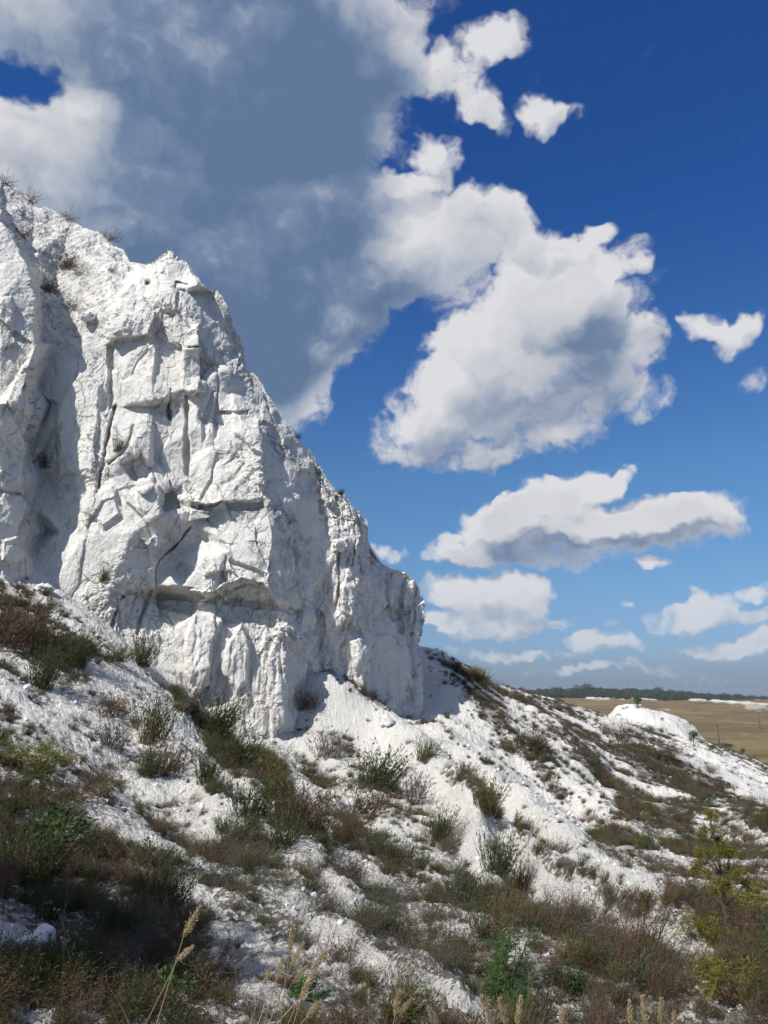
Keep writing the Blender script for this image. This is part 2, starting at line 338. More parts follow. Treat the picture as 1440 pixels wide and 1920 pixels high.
# ------------------------------------------------------------------ the cliff
CAGE = [ # photograph position and real distance of the corners of the rock
 (-160,300,17.5),(-160,600,15),(-160,1150,13.6),
 (0,420,16.4),(26,443,16.4),(48,490,16.2),(62,560,16.1),(70,640,15.9),(66,740,15.9),(62,800,15.75),(52,850,15.7),(50,950,15.7),(52,1040,15.7),(62,1100,15.6),
 (0,560,15.6),(0,742,15.5),(0,752,14.9),(30,748,15.0),(60,770,15.5),(0,900,15.2),(0,1060,15.0),(0,1140,14.4),(35,900,15.4),(30,1000,15.3),(30,1130,14.6),
 (8,412,20.5),(38,440,20.0),(58,486,19.0),(74,556,18.2),(82,640,17.3),(78,740,17.0),(74,800,16.8),(62,850,16.6),(60,950,16.5),(64,1040,16.3),(76,1095,15.8),
 (104,650,17.6),(96,760,17.3),(92,900,17.0),(90,1000,16.8),(95,1090,16.0),
 (132,646,17.3),(112,760,16.6),(122,850,16.5),(122,1000,16.3),(112,1110,16.0),
 (0,335,26.0),(60,372,25.3),(130,415,24.4),(200,445,23.5),(240,480,22.6),(252,496,22.0),(100,520,20.8),(200,520,20.0),(60,420,23),(150,600,18.1),
 (268,497,19.6),(200,570,18.1),(275,505,18.9),(320,470,18.9),(352,496,19.0),(338,520,18.4),(300,515,18.3),
 (215,575,17.5),(208,634,17.05),(240,600,17.1),(285,600,17.1),(330,540,17.8),(368,530,17.7),(372,620,17.35),(372,650,17.15),(340,650,17.3),(292,640,17.0),(284,750,16.7),(276,860,16.5),(290,925,16.4),
 (205,640,17.3),(262,632,17.35),(198,700,17.05),(214,770,17.0),(180,760,16.7),(160,680,16.9),
 (200,900,16.3),(235,850,16.25),(160,900,16.25),(305,965,16.25),(300,925,16.4),(245,1000,15.95),(296,1100,16.5),(200,1110,16.0),(160,1000,16.0),(290,1040,16.3),
 (300,645,17.6),(336,655,17.7),(328,750,17.4),(342,910,17.2),(294,760,17.2),(290,860,17.05),(312,930,17.1),
 (344,660,17.25),(374,735,17.1),(345,735,17.3),(352,770,17.4),(366,850,17.3),(362,930,17.2),
 (385,730,17.45),(372,800,17.0),(400,700,17.8),
 (408,702,17.55),(410,830,17.0),(468,800,17.3),(486,860,17.1),(492,930,16.85),(500,945,17.0),(360,938,16.55),(412,942,16.6),(440,700,18.2),(380,860,16.9),
 (358,952,16.75),(430,955,16.8),(352,975,16.7),(420,985,16.8),(500,965,17.0),
 (404,962,17.0),(375,1015,17.05),(345,1075,16.9),(320,1050,16.95),(305,1070,16.65),(298,1098,16.5),
 (390,1000,16.75),(440,1030,16.6),(508,1000,16.85),(506,1075,16.6),(500,1100,16.55),(522,1125,16.8),(400,1112,16.35),(345,1098,16.45),(380,1060,16.55),(450,1085,16.45),
 (296,1112,16.9),(400,1122,17.0),(480,1134,17.2),(560,1152,18.2),
 (370,1135,16.85),(350,1300,16.7),(430,1375,16.5),(500,1400,16.8),(440,1130,17.1),(445,1180,16.8),(545,1180,17.5),(550,1370,17.6),(400,1250,16.6),(430,1270,16.75),(470,1250,16.85),(520,1200,17.2),(220,1200,16.1),(300,1260,16.4),(520,1300,17.0),
 (300,1600,17.2),(540,1600,17.6),(100,1500,16.0),
 (376,535,18.0),(400,610,18.9),(396,690,18.2),(383,545,19.2),(405,546,19.5),(422,580,19.5),(412,600,19.2),(440,620,20.3),(455,650,20.7),(462,690,20.6),(415,690,18.3),
 (500,740,20.3),(545,800,20.6),(570,833,20.8),(478,790,18.2),(492,800,17.9),(430,740,18.0),(470,730,19.2),(520,800,19.3),(556,860,19.8),
 (490,870,17.2),(566,885,19.6),(514,1000,17.1),(576,1000,19.6),(582,1100,19.5),(530,1115,17.3),(578,1250,19.4),(565,1150,18.8),(570,1320,19.0),(508,945,17.2),
 (588,900,20.6),(598,1000,20.5),(602,1100,20.3),(608,1200,20.1),(598,1300,19.8),
 (578,850,20.9),(602,872,21.2),(612,930,20.7),(618,1000,20.4),(626,1040,20.1),(632,1100,20.0),(645,1162,20.0),(640,920,21.8),(655,960,21.3),(662,1020,20.9),(668,1100,20.7),(668,1162,20.6),(690,965,23.0),(698,990,23.0),(700,1040,23.0),(682,1060,21.8),(676,1160,21.3),(650,1172,20.7),
 (640,1185,20.6),(620,1280,20.3),(665,1250,20.8),(680,1225,20.9),(690,1250,21.4),(680,1330,21.1),(640,1300,20.6),
 (704,1045,24.4),(740,1065,25.2),(780,1092,26.0),(800,1130,26.5),(797,1170,26.4),(790,1208,26.3),(735,1110,23.9),(745,1165,23.7),(765,1205,24.4),(780,1213,25.2),(712,1090,23.4),(770,1140,25.3),
 (724,1150,23.4),(738,1215,23.3),(764,1218,24.2),(785,1218,25.4),(789,1300,25.2),(782,1348,24.9),(745,1350,23.2),(722,1280,22.8),(750,1280,23.5),(700,1200,22.0),(700,1330,21.8),
 (800,1600,24),(680,1600,21.5),(900,1300,27),(900,1100,28),(620,600,24),(900,800,28),(-160,1600,13.5),(300,350,24),(-160,200,28),(900,1700,24),(600,200,28)]
SIL = [(-200,215),(0,335),(30,352),(60,372),(100,396),(150,424),(200,446),(232,470),(250,492),(262,497),(276,492),(290,478),(306,469),(322,468),(336,474),(352,488),(366,508),(378,530),(392,541),(406,545),(416,560),(430,588),(441,618),(452,645),(459,672),(464,692),(480,708),(500,742),(522,772),(545,800),(560,826),(580,836),(602,862),(620,892),(642,918),(662,938),(682,956),(697,972),(699,1010),(701,1040),(722,1054),(745,1064),(768,1078),(785,1096),(797,1122),(802,1140),(799,1172),(792,1204),(786,1216),(790,1245),(789,1300),(782,1360),(780,1700),(-200,1700)]
# rock features: polygon, offset towards the viewer (m, + is proud), edge softness px
FEAT = [
 ([(160,586),(176,590),(172,602),(154,598)],0.15,3),
 ([(200,580),(216,572),(270,560),(300,590),(280,628),(246,636),(206,640)],0.16,6),
 ([(205,645),(212,650),(214,745),(205,772)],-0.14,6),
 ([(104,770),(150,690),(190,720),(176,880),(112,896)],0.12,12),
 ([(224,870),(262,850),(286,880),(280,905),(250,895)],-0.22,8),
 ([(250,905),(280,900),(290,915),(272,925),(255,915)],0.16,4),
 ([(232,920),(296,915),(300,960),(276,980),(240,940)],0.22,6),
 ([(160,915),(210,910),(230,960),(190,990),(160,960)],0.12,10),
 ([(118,910),(150,915),(140,990),(120,1010)],-0.08,8),
 ([(268,1010),(300,1008),(312,1018),(285,1030)],0.18,4),
 ([(340,655),(374,655),(374,735),(362,745),(342,735)],0.22,4),
 ([(350,715),(385,722),(385,735),(352,738)],0.12,3),
 ([(348,745),(354,745),(358,900),(346,890)],-0.14,6),
 ([(394,735),(402,735),(390,820),(380,830),(384,780)],-0.08,5),
 ([(330,525),(352,530),(345,545),(325,545)],-0.12,3),
 ([(345,620),(372,610),(374,650),(350,652)],0.20,4),
 ([(358,941),(412,946),(408,950),(356,949)],-0.11,2),
 ([(425,946),(492,940),(498,952),(430,956)],-0.12,2),
 ([(358,952),(402,956),(404,968),(352,974)],0.14,3),
 ([(300,1118),(360,1120),(362,1150),(330,1185),(300,1160)],-0.15,6),
 ([(405,700),(409,702),(412,820),(404,822)],-0.10,4),
 ([(468,840),(490,850),(492,905),(480,900),(474,860)],0.14,3),
 ([(436,740),(486,770),(490,850),(470,845),(440,810)],0.10,8),
 ([(412,775),(470,770),(470,779),(412,781)],-0.10,2),
 ([(500,1060),(516,1098),(505,1110),(488,1095)],0.25,4),
 ([(380,1040),(430,1030),(440,1075),(385,1080)],0.10,10),
 ([(296,1106),(370,1111),(380,1118),(300,1114)],-0.12,3),
 ([(390,1118),(500,1122),(565,1146),(560,1175),(480,1170),(440,1162),(300,1138),(292,1114)],-0.19,12),
 ([(300,1114),(390,1120),(480,1130),(562,1148),(560,1156),(480,1140),(390,1130),(300,1122)],-0.08,3),
 ([(368,1122),(420,1118),(425,1150),(400,1200),(390,1280),(360,1300),(352,1220)],0.22,8),
 ([(430,1200),(455,1165),(470,1200),(460,1280),(440,1300),(420,1260)],0.16,8),
 ([(505,1230),(524,1180),(532,1230),(530,1350),(512,1370),(500,1300)],0.20,6),
 ([(526,1200),(540,1190),(540,1300),(532,1340)],0.12,4),
 ([(620,1012),(646,1012),(648,1030),(622,1032)],0.20,3),
 ([(642,920),(648,930),(646,1000),(642,1000)],-0.07,3),
 ([(631,1035),(635,1035),(637,1130),(634,1140),(631,1120)],-0.14,2),
 ([(655,1040),(672,1060),(668,1160),(646,1150),(640,1100)],0.16,5),
 ([(660,1205),(680,1200),(688,1245),(676,1300),(664,1290)],0.16,6),
 ([(612,1215),(650,1205),(645,1260),(615,1290)],-0.06,10),
 ([(770,1130),(800,1125),(800,1205),(775,1208)],0.12,6),
 ([(600,1140),(612,1150),(606,1280),(590,1290)],-0.15,8),
 ([(0,560),(20,555),(30,640),(0,650)],0.06,6),
 ([(0,600),(60,640),(60,650),(0,612)],-0.06,3),
 ([(0,1010),(40,1000),(55,1040),(20,1060),(0,1050)],0.12,8),
]
CRACKS = [([(320,735),(316,760),(322,785)],2.0,.18),([(296,1106),(293,1070),(300,1050),(330,1030),(355,990)],1.3,.08),([(176,1190),(190,1140),(210,1120)],3,.12),
 ([(214,765),(200,850),(180,920)],3.5,.16),([(250,800),(230,850),(205,870)],3,.1),([(205,1195),(222,1130),(232,1120)],4,.15),([(0,920),(50,930)],2,.06),
 ([(255,1190),(275,1140),(285,1110)],4,.12),([(600,935),(640,960)],2,.06),([(636,930),(634,1010)],2,.12),([(655,930),(662,1000),(656,1060)],2,.1),([(672,950),(676,1010)],2,.1),([(600,880),(604,960)],2,.1),
 ([(730,1075),(728,1120),(742,1160)],2,.1),([(760,1085),(756,1130),(762,1180)],2.5,.14),([(780,1100),(782,1150),(776,1190)],2,.12),([(610,970),(640,975),(665,985)],2,.08),([(455,870),(440,890),(415,905)],2,.05)]
GRIME_SHADE = [([(450,940),(500,945),(540,965),(575,1010),(570,1030),(540,1000),(500,965)],1.0),([(490,790),(540,830),(565,870),(560,880),(520,860),(500,830)],.9),([(395,640),(420,690),(470,720),(450,640)],.5),([(510,960),(575,1010),(580,1140),(530,1110)],.45),([(470,700),(560,830),(545,840),(500,780),(420,690)],.45),([(595,1020),(620,1100),(615,1280),(580,1270)],.4),([(0,340),(70,380),(240,480),(200,500),(60,430),(0,400)],.5),([(70,400),(200,520),(200,640),(110,640),(60,540)],.35),([(560,1230),(600,1200),(600,1320),(560,1320)],.6),([(380,545),(400,600),(420,690),(455,690),(440,600),(415,560)],.35)]  # weathered patches, plus shade of the side faces painted into the rock

def squash(d, px):
    """real distances of the rock and slope, measured coarse above, brought to scale"""
    return float(np.interp(d, [0, 16.9, 27.0, 44.0, 60], [0, 16.9, 21.0, 43.0, 60]))
CAGE = [(a, b, squash(c, a)) for a, b, c in CAGE]
def interp_cage(px, py, cage):
    pts = [Vector((a, b)) for a, b, c in cage]; val = np.array([c for a, b, c in cage])
    co, _, tris, ov, _, _ = delaunay_2d_cdt(pts, [], [], 0, 1e-4)
    vals = np.array([val[o[0]] for o in ov]); co = np.array([tuple(c) for c in co])
    out = np.full(px.shape, np.nan)
    for t in tris:
        A, B, C = co[list(t)]
        x0, x1 = min(A[0], B[0], C[0]), max(A[0], B[0], C[0]); y0, y1 = min(A[1], B[1], C[1]), max(A[1], B[1], C[1])
        m = np.nonzero((px >= x0 - .01) & (px <= x1 + .01) & (py >= y0 - .01) & (py <= y1 + .01))
        X, Y = px[m], py[m]
        den = (B[1] - C[1]) * (A[0] - C[0]) + (C[0] - B[0]) * (A[1] - C[1])
        if abs(den) < 1e-9: continue
        u = ((B[1] - C[1]) * (X - C[0]) + (C[0] - B[0]) * (Y - C[1])) / den
        v = ((C[1] - A[1]) * (X - C[0]) + (A[0] - C[0]) * (Y - C[1])) / den
        w = 1 - u - v; ok = (u > -1e-4) & (v > -1e-4) & (w > -1e-4)
        mm = tuple(q[ok] for q in m)
        out[mm] = u[ok] * vals[t[0]] + v[ok] * vals[t[1]] + w[ok] * vals[t[2]]
    return out

def build_cliff():
    STEP = 1.55
    xs = np.arange(-150, 850, STEP); ys = np.arange(250, 1480, STEP)
    PX, PY = np.meshgrid(xs, ys); shp = PX.shape
    # wobble the traced corners so that creases are not ruler straight
    q = np.stack([PX.ravel() / 60, PY.ravel() / 60, 0 * PX.ravel()], 1)
    wx = fbm(q, 4, 3, .55).reshape(shp) * 5; wy = fbm(q + 50, 4, 4, .55).reshape(shp) * 5
    ins = inside(PX.ravel(), PY.ravel(), SIL).reshape(shp)
    d, bx, by, _ = seg_dist(PX.ravel(), PY.ravel(), SIL, True)
    d = d.reshape(shp); bx = bx.reshape(shp); by = by.reshape(shp)
    out = ~ins
    cen = (420.0, 1050.0)
    # outside the outline the rock folds back and away, inside its own outline
    k = np.where(out, np.minimum(0.02 + d * 0.0012, 0.12), 0)
    QX = np.where(out, bx + (cen[0] - bx) * k, PX); QY = np.where(out, by + (cen[1] - by) * k * 0.6, PY)
    wf = np.clip(np.where(out, 0, d) / 12, 0, 1)
    base = interp_cage(QX + wx * wf, QY + wy * wf, CAGE)
    base = np.where(np.isnan(base), 20.0, base)
    GX, GY = QX + wx * wf * .8, QY + wy * wf * .8
    fo = np.zeros(shp)
    for poly, off, soft in FEAT:
        p = np.array(poly, float); m = (GX > p[:, 0].min() - soft) & (GX < p[:, 0].max() + soft) & (GY > p[:, 1].min() - soft) & (GY < p[:, 1].max() + soft)
        if not m.any(): continue
        dd, _, _, _ = seg_dist(GX[m], GY[m], poly, True); s = np.where(inside(GX[m], GY[m], poly), 1, -1) * dd
        fo[m] += 1.15 * off * sst(s, -soft * .5, soft * .5)
    crack = np.zeros(shp)
    for poly, w, dep in CRACKS:
        p = np.array(poly, float); m = (GX > p[:, 0].min() - 12) & (GX < p[:, 0].max() + 12) & (GY > p[:, 1].min() - 12) & (GY < p[:, 1].max() + 12)
        if not m.any(): continue
        dd, _, _, _ = seg_dist(GX[m], GY[m], poly)
        e = np.exp(-(dd / w) ** 2); fo[m] -= dep * e; crack[m] = np.maximum(crack[m], e)
    # soften the cage creases slightly
    for _ in range(2):
        b2 = base.copy(); b2[1:-1, 1:-1] = (base[1:-1, 1:-1] * 2 + base[:-2, 1:-1] + base[2:, 1:-1] + base[1:-1, :-2] + base[1:-1, 2:]) / 6; base = b2
    dep = base - fo + np.where(out, 0.15 + d * 0.035, 0)
    X, Y, Z = P3(QX, QY, dep)
    V = np.stack([X, Y, Z], 2)
    N = grid_normals(V)
    sm = N.copy()
    for _ in range(6):
        sm[1:-1, 1:-1] = (sm[1:-1, 1:-1] + sm[:-2, 1:-1] + sm[2:, 1:-1] + sm[1:-1, :-2] + sm[1:-1, 2:]) / 5
    sm /= np.linalg.norm(sm, axis=2, keepdims=True) + 1e-9
    flip = np.sign((sm * V).sum(2, keepdims=True)); sm = -sm * np.where(flip == 0, 1, flip)
    rx, ry = PX - bx, PY - by; rl_ = np.hypot(rx, ry) + 1e-6; sg = np.where(out, 1, -1)
    NS = np.stack([sg * rx / rl_, 0 * rx - .25, -sg * ry / rl_], 2)
    wn = np.where(out, 1.0, 1 - sst(d, 0, 9))[..., None]
    sm = sm * (1 - wn) + NS * wn; sm /= np.linalg.norm(sm, axis=2, keepdims=True) + 1e-9
    p = V.reshape(-1, 3).astype(np.float32)
    hill = (sst(QY, 300, 420) * (1 - sst(QX, 240, 290)) * (1 - sst(QY - QX * .1, 600, 650)) * sst(QX, 30, 80)).ravel()
    hill = np.maximum(hill, ((1 - sst(QX, 0, 60)) * (1 - sst(QY, 395, 425))).ravel())
    wv = np.stack([fbm(p * .7, 3, 11), fbm(p * .7 + 9, 3, 12), fbm(p * .7 + 19, 3, 13)], 1)
    pw = p + wv * .22
    disp = np.zeros(len(p), np.float32); crev = np.zeros(len(p), np.float32)
    far = np.clip((p[:, 1] - 19) / 4, 0, 1)
    rough_m = .22 + .95 * sst(fbm(p * .9, 3, 15), .0, .6) + .55 * (sst(QX, 580, 640) * (1 - sst(QY - QX * .35, 930, 970))).ravel()
    for (sx, sz, amp, tilt, groove, seed) in ((1.3, 2.4, .045, .11, .035, 21), (.46, .95, .022, .17, .012, 31), (.19, .22, .013, .30, .006, 41), (.075, .08, .007, .34, .0, 51)):
        f1, f2, rid, vec = voronoi(pw * np.array([1 / sx, 1 / sx, 1 / sz], np.float32), seed)
        tv = (rid - .5)
        o = (rid[:, 0] - .5) * 2 * amp + (tv * vec).sum(1) * 2 * tilt * sx * .5
        gv = np.exp(-((f2 - f1) / .07) ** 2)
        amask = 1.0 if sx > 1 else rough_m
        disp += o * amask - groove * gv * amask * (vnoise(p * 1.5, seed) > -0.1)
        if sx < 1: crev = np.maximum(crev, gv * .20)
    disp *= (1 + .25 * far)
    disp += fbm(p * 2.2, 5, 61, .55) * .016 + np.abs(fbm(p * np.array([7, 7, 5], np.float32), 3, 62, .6)) * .014 * rough_m
    # spalled plates: shallow steps with sharp broken edges
    for (fx, fz, k, amp, sd) in ((.7, .35, 2.6, .022, 63), (2.2, 1.3, 2.6, .011, 66), (6.5, 5.0, 2.2, .005, 69)):
        s_ = fbm(pw * np.array([fx, fx, fz], np.float32), 4, sd, .55) * k; fr = s_ - np.floor(s_)
        disp += amp * (np.floor(s_) + sst(fr, .90, 1.0)) * (.35 + rough_m)
    # rough vertical fluting low on the wall
    low = sst(QY, 1120, 1200).ravel() * sst(QX, 330, 380).ravel()
    flute = fbm(p * np.array([5.0, 5.0, .9], np.float32), 3, 71, .6)
    disp += low * flute * .06
    grav = fbm(p * 7, 4, 81, .65) * .035 + fbm(p * 1.4, 3, 82) * .10
    disp = disp * (1 - hill) + hill * grav
    V2 = p + sm.reshape(-1, 3) * disp[:, None]
    me = np_mesh('cliff', V2, grid_faces(*shp)[:, ::-1])
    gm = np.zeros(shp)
    for poly, w in GRIME_SHADE:
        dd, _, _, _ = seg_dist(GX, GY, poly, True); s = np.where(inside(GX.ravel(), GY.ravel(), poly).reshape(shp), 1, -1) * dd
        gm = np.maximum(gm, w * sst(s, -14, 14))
    set_attr(me, 'grime_shade', gm.ravel()); set_attr(me, 'crev', np.clip(np.maximum(crev * (1 - hill), crack.ravel()), 0, 1))
    return link('chalk_cliff', me, mchalk, kind='structure', label='tall white chalk cliff with blocky ledges and vertical buttresses'), dict(PX=PX, PY=PY, V=V2.reshape(*shp, 3), out=out)
cliff, CL = build_cliff()

# ------------------------------------------------------------------ the slope below the cliff
TC = [ # photograph position, real distance
 (-60,1100,13.2),(0,1122,13.9),(60,1103,15.1),(110,1112,15.7),(200,1178,15.7),(300,1262,16.1),(350,1300,16.4),(430,1372,16.4),(500,1396,16.7),(545,1372,17.4),(570,1318,18.8),(598,1286,20.0),(640,1308,20.4),(680,1334,21.0),(745,1352,23.0),(780,1346,24.7),(800,1235,29.5),(850,1252,32.5),
 (0,1920,3.2),(360,1920,3.4),(720,1920,3.7),(1080,1920,3.95),(1440,1920,4.1),
 (0,1750,4.2),(360,1750,4.9),(720,1750,5.6),(1080,1750,6.2),(1440,1750,6.5),
 (0,1600,5.7),(360,1600,7.0),(720,1600,8.8),(1000,1600,10.6),(1250,1620,11.8),(1440,1620,12.0),
 (0,1450,7.6),(250,1450,9.4),(480,1450,12),(620,1450,14),(760,1450,15.5),(950,1500,16.0),(1200,1500,22),(1440,1530,24),
 (0,1300,10.0),(200,1330,11.4),(370,1345,13.4),(0,1200,12.0),(120,1200,12.8),
 (680,1380,18.6),(850,1400,21),(900,1330,28),(860,1300,27.5),(1000,1400,26),(1100,1420,29),(1000,1340,34),
 (950,1296,38),(1050,1324,42),(1130,1350,45),(1180,1350,47),(1270,1372,48),(1310,1394,46),(1440,1452,44),(1250,1450,34),(1380,1480,35)]
TW = [(-12,5,2.2),(-14,12,4.5),(-22,6,6),(-5,2,.3),(8,4,-2.5),(16,12,-3.9),(26,25,-5.2),(38,38,-6.8),(0,-4,-1.5),(-8,-5,1.0),(8,-5,-2.8),(-4,24,.9),(-12,24,2.5),(1,30,1.0),
 (5,48,-3.5),(12,58,-7),(22,62,-8),(34,60,-9),(0,60,-4),(-14,60,-2),(-30,30,6),(-25,14,6),(45,55,-10),(50,20,-9),(24,4,-6)]
TC = [(a, b, squash(c, a)) for a, b, c in TC]
_c = [P3(a, b, d) for a, b, d in TC] + TW
_c = np.array(_c)
def _tps_fit(c, lam=0.02):
    n = len(c); sc = 10.0
    xy = c[:, :2] / sc
    r2 = ((xy[:, None] - xy[None]) ** 2).sum(2); K = np.where(r2 > 0, r2 * np.log(r2 + 1e-12), 0) * .5
    A = np.zeros((n + 3, n + 3)); A[:n, :n] = K + np.eye(n) * lam * .05; Pm = np.c_[np.ones(n), xy]; A[:n, n:] = Pm; A[n:, :n] = Pm.T
    s = np.linalg.solve(A, np.r_[c[:, 2], 0, 0, 0]); return xy, s, sc
_txy, _ts, _tsc = _tps_fit(_c)
def ground0(x, y):
    x = np.asarray(x, float); y = np.asarray(y, float); shp = x.shape; x = x.ravel() / _tsc; y = y.ravel() / _tsc
    r = np.full(x.shape, _ts[-3]) + _ts[-2] * x + _ts[-1] * y
    for (cx, cy), w in zip(_txy, _ts[:-3]):
        r2 = (x - cx) ** 2 + (y - cy) ** 2; r += w * .5 * r2 * np.log(r2 + 1e-12)
    return r.reshape(shp)
def field_z(x, y):
    """the plain beyond: low meadow rising to the wood"""
    d = np.hypot(x, y)
    z = np.interp(d, [0, 60, 110, 200, 330, 480, 620, 760, 1100, 4000, 9000], [-11, -10.8, -10.6, -13.2, -11.5, -8.5, -5.5, -4.6, -14, -60, -130])
    q = np.stack([x.ravel() / 60, y.ravel() / 60, 0 * x.ravel()], 1).astype(np.float32)
    return z + (fbm(q, 3, 5).reshape(x.shape)) * np.clip(d / 300, 0, 1) * .9

# ridges (+) and gullies (-) of the slope: polyline in the photograph, height m, half width px
RIDGES = [([(100,1112),(240,1228),(330,1292),(430,1385)],.10,14),([(380,1400),(450,1470),(560,1600),(700,1720)],.16,26),([(600,1288),(680,1352),(760,1420),(850,1500),(900,1570),(940,1650)],.42,30),
 ([(780,1360),(860,1420),(950,1490),(1040,1560),(1130,1620)],.20,20),([(940,1560),(1010,1640),(1100,1690),(1200,1740),(1350,1790)],.26,22),([(800,1245),(870,1300),(960,1390),(1080,1470),(1200,1560)],.2,22),
 ([(960,1330),(1060,1400),(1160,1470),(1300,1560)],.3,14),([(1150,1400),(1260,1440),(1440,1500)],.3,18),([(560,1700),(700,1790),(840,1860),(900,1920)],.08,30),([(230,1330),(330,1430),(430,1540),(560,1640)],.12,22),
 ([(350,1330),(430,1410),(520,1480),(600,1560)],-.14,26),([(540,1400),(640,1480),(720,1560)],-.12,20),([(850,1440),(950,1530),(1060,1650)],-.32,18),([(900,1560),(960,1640),(1040,1720)],-.12,24),
 ([(1100,1420),(1250,1500),(1400,1560)],-.5,40),([(560,1660),(700,1720),(850,1800)],-.08,40),([(900,1360),(1000,1450),(1150,1560)],-.2,20),([(150,1400),(300,1500),(420,1620)],-.08,30),
 ([(1290,1400),(1300,1404)],.01,5),([(1290,1395),(1340,1415),(1440,1450)],.2,12)]
def ground_grid():
    u = np.linspace(-1, 1, 900); th = np.radians(30) * u + np.radians(34) * u ** 5
    ii = np.linspace(0, 1, 820); r = 1.3 * (95 / 1.3) ** ii
    TH, R = np.meshgrid(th, r)
    return R * np.sin(TH), R * np.cos(TH), R
def ground_detail(x, y, z, R):
    px, py = project(x, y, z)
    dz = np.zeros(x.shape)
    for poly, h, w in RIDGES:
        p = np.array(poly, float); m = (px > p[:, 0].min() - 3 * w) & (px < p[:, 0].max() + 3 * w) & (py > p[:, 1].min() - 3 * w) & (py < p[:, 1].max() + 3 * w) & (y > 1)
        if not m.any(): continue
        dd, _, _, t = seg_dist(px[m], py[m], poly)
        dz[m] += 1.5 * h * np.exp(-(dd / w) ** 2) * np.minimum(1, 4 * (1 - t) + .2) * np.minimum(1, 5 * t + .3)
    return dz
X, Y, R = ground_grid(); Z0 = ground0(X, Y)
dz = ground_detail(X, Y, Z0, R)
# the white hump on the far spur: low, flat topped, steep at its right end
_ex = (X - 15.6) / 2.7; _ey = (Y - 46.0) / 3.2
_hw = fbm(np.stack([X.ravel() * .8, Y.ravel() * .8, 0 * X.ravel()], 1).astype(np.float32), 4, 77).reshape(X.shape)
_hr = np.sqrt(_ex ** 2 + _ey ** 2) + _hw * .10
HUMP = 1 - sst(_hr, .62, 1.05)
dz = dz + HUMP * (.78 + _hw * .16 + .16 * np.exp(-((X - 14.4) / .5) ** 2))
p = np.stack([X.ravel(), Y.ravel(), Z0.ravel()], 1).astype(np.float32)
# rills run down the fall line (to the right and towards the viewer)
ca, sa = math.cos(math.radians(-25)), math.sin(math.radians(-25))
al = p[:, 0] * ca + p[:, 1] * sa; ac = -p[:, 0] * sa + p[:, 1] * ca
rl = np.stack([al * .22, ac * 1.1, 0 * al], 1).astype(np.float32)
rl2 = np.stack([al * .9, ac * 3.4, 0 * al], 1).astype(np.float32)
w1 = fbm(p * .5, 2, 91)
rill = fbm(rl + w1[:, None] * .3, 3, 92, .5)
det = rill * .11 * np.clip(p[:, 1] / 12, .35, 2.0) + fbm(rl2 + w1[:, None] * .5, 3, 93) * .035
det += fbm(p * 2.6, 4, 94, .6) * .030
f1, f2, rid, vec = voronoi(p * np.array([9, 9, 0], np.float32) + np.array([0, 0, .5], np.float32), 95)
chunk = np.clip(1 - f1 * 1.5, 0, 1) * (rid[:, 0] > .55) * rid[:, 1]
det += chunk * .03
f1, f2, rid, vec = voronoi(p * np.array([24, 24, 0], np.float32) + np.array([0, 0, .5], np.float32), 96)
det += np.clip(1 - f1 * 1.4, 0, 1) * rid[:, 1] * .014
det += fbm(p * 16, 3, 97, .7) * .014
Z = Z0 + dz + det.reshape(X.shape)
Zf = field_z(X, Y) - .3
bl = sst(R, 62, 90)
Z = Z * (1 - bl) + Zf * bl
GROUND = (X, Y, Z)
def ground_z(x, y):
    """height of the finished slope at world points"""
    x = np.atleast_1d(np.asarray(x, float)); y = np.atleast_1d(np.asarray(y, float))
    r = np.hypot(x, y); th = np.arctan2(x, y)
    u = np.linspace(-1, 1, 900); tt = np.radians(30) * u + np.radians(34) * u ** 5
    fi = np.interp(th, tt, np.arange(900)); fj = np.log(np.maximum(r, 1.3) / 1.3) / math.log(95 / 1.3) * 819
    i = np.clip(fi.astype(int), 0, 898); j = np.clip(fj.astype(int), 0, 818); a = np.clip(fi - i, 0, 1); c = np.clip(fj - j, 0, 1)
    return (Z[j, i] * (1 - a) * (1 - c) + Z[j, i + 1] * a * (1 - c) + Z[j + 1, i] * (1 - a) * c + Z[j + 1, i + 1] * a * c)

# vegetation cover of the slope: strokes over the ground (photograph polyline, half width px, amount)
BARE = [([(100,1112),(180,1165),(240,1225),(330,1290),(400,1350),(450,1395)],13,1.0),([(230,1240),(300,1330),(380,1430),(450,1500),(530,1590),(610,1650)],18,.8),([(400,1440),(470,1490),(560,1600),(640,1680),(720,1730)],15,.7),
 ([(600,1290),(680,1356),(760,1425),(850,1505),(905,1575),(935,1640)],34,1.0),([(740,1350),(820,1390),(900,1450),(960,1500)],22,.9),([(780,1250),(840,1320),(900,1380)],34,.9),([(900,1400),(1000,1500),(1080,1560)],20,.7),
 ([(1000,1540),(1100,1610),(1180,1650),(1230,1670)],20,.8),([(940,1550),(1010,1645),(1100,1695),(1200,1742),(1280,1775),(1350,1795)],17,1.0),([(960,1330),(1060,1440),(1150,1520)],12,.5),
 ([(1150,1340),(1200,1340),(1250,1352),(1270,1368)],22,1.0),([(1280,1400),(1350,1440),(1440,1500)],22,.8),([(560,1700),(700,1795),(840,1860),(900,1920)],16,.8),([(100,1450),(160,1500),(200,1540)],14,.7),([(330,1650),(420,1740),(520,1810)],16,.6),
 ([(520,1400),(560,1450),(600,1560),(660,1620)],14,.5),([(540,1380),(580,1400),(640,1440)],18,.6),([(1020,1440),(1130,1530),(1250,1600),(1340,1650),(1440,1660)],8,.8),([(1330,1500),(1440,1580)],12,.4),([(60,1770),(110,1790)],14,.8),([(20,1890),(90,1920)],18,.6),
 ([(760,1600),(860,1660),(960,1720)],10,.5),([(200,1260),(300,1380),(360,1450)],16,.5)]
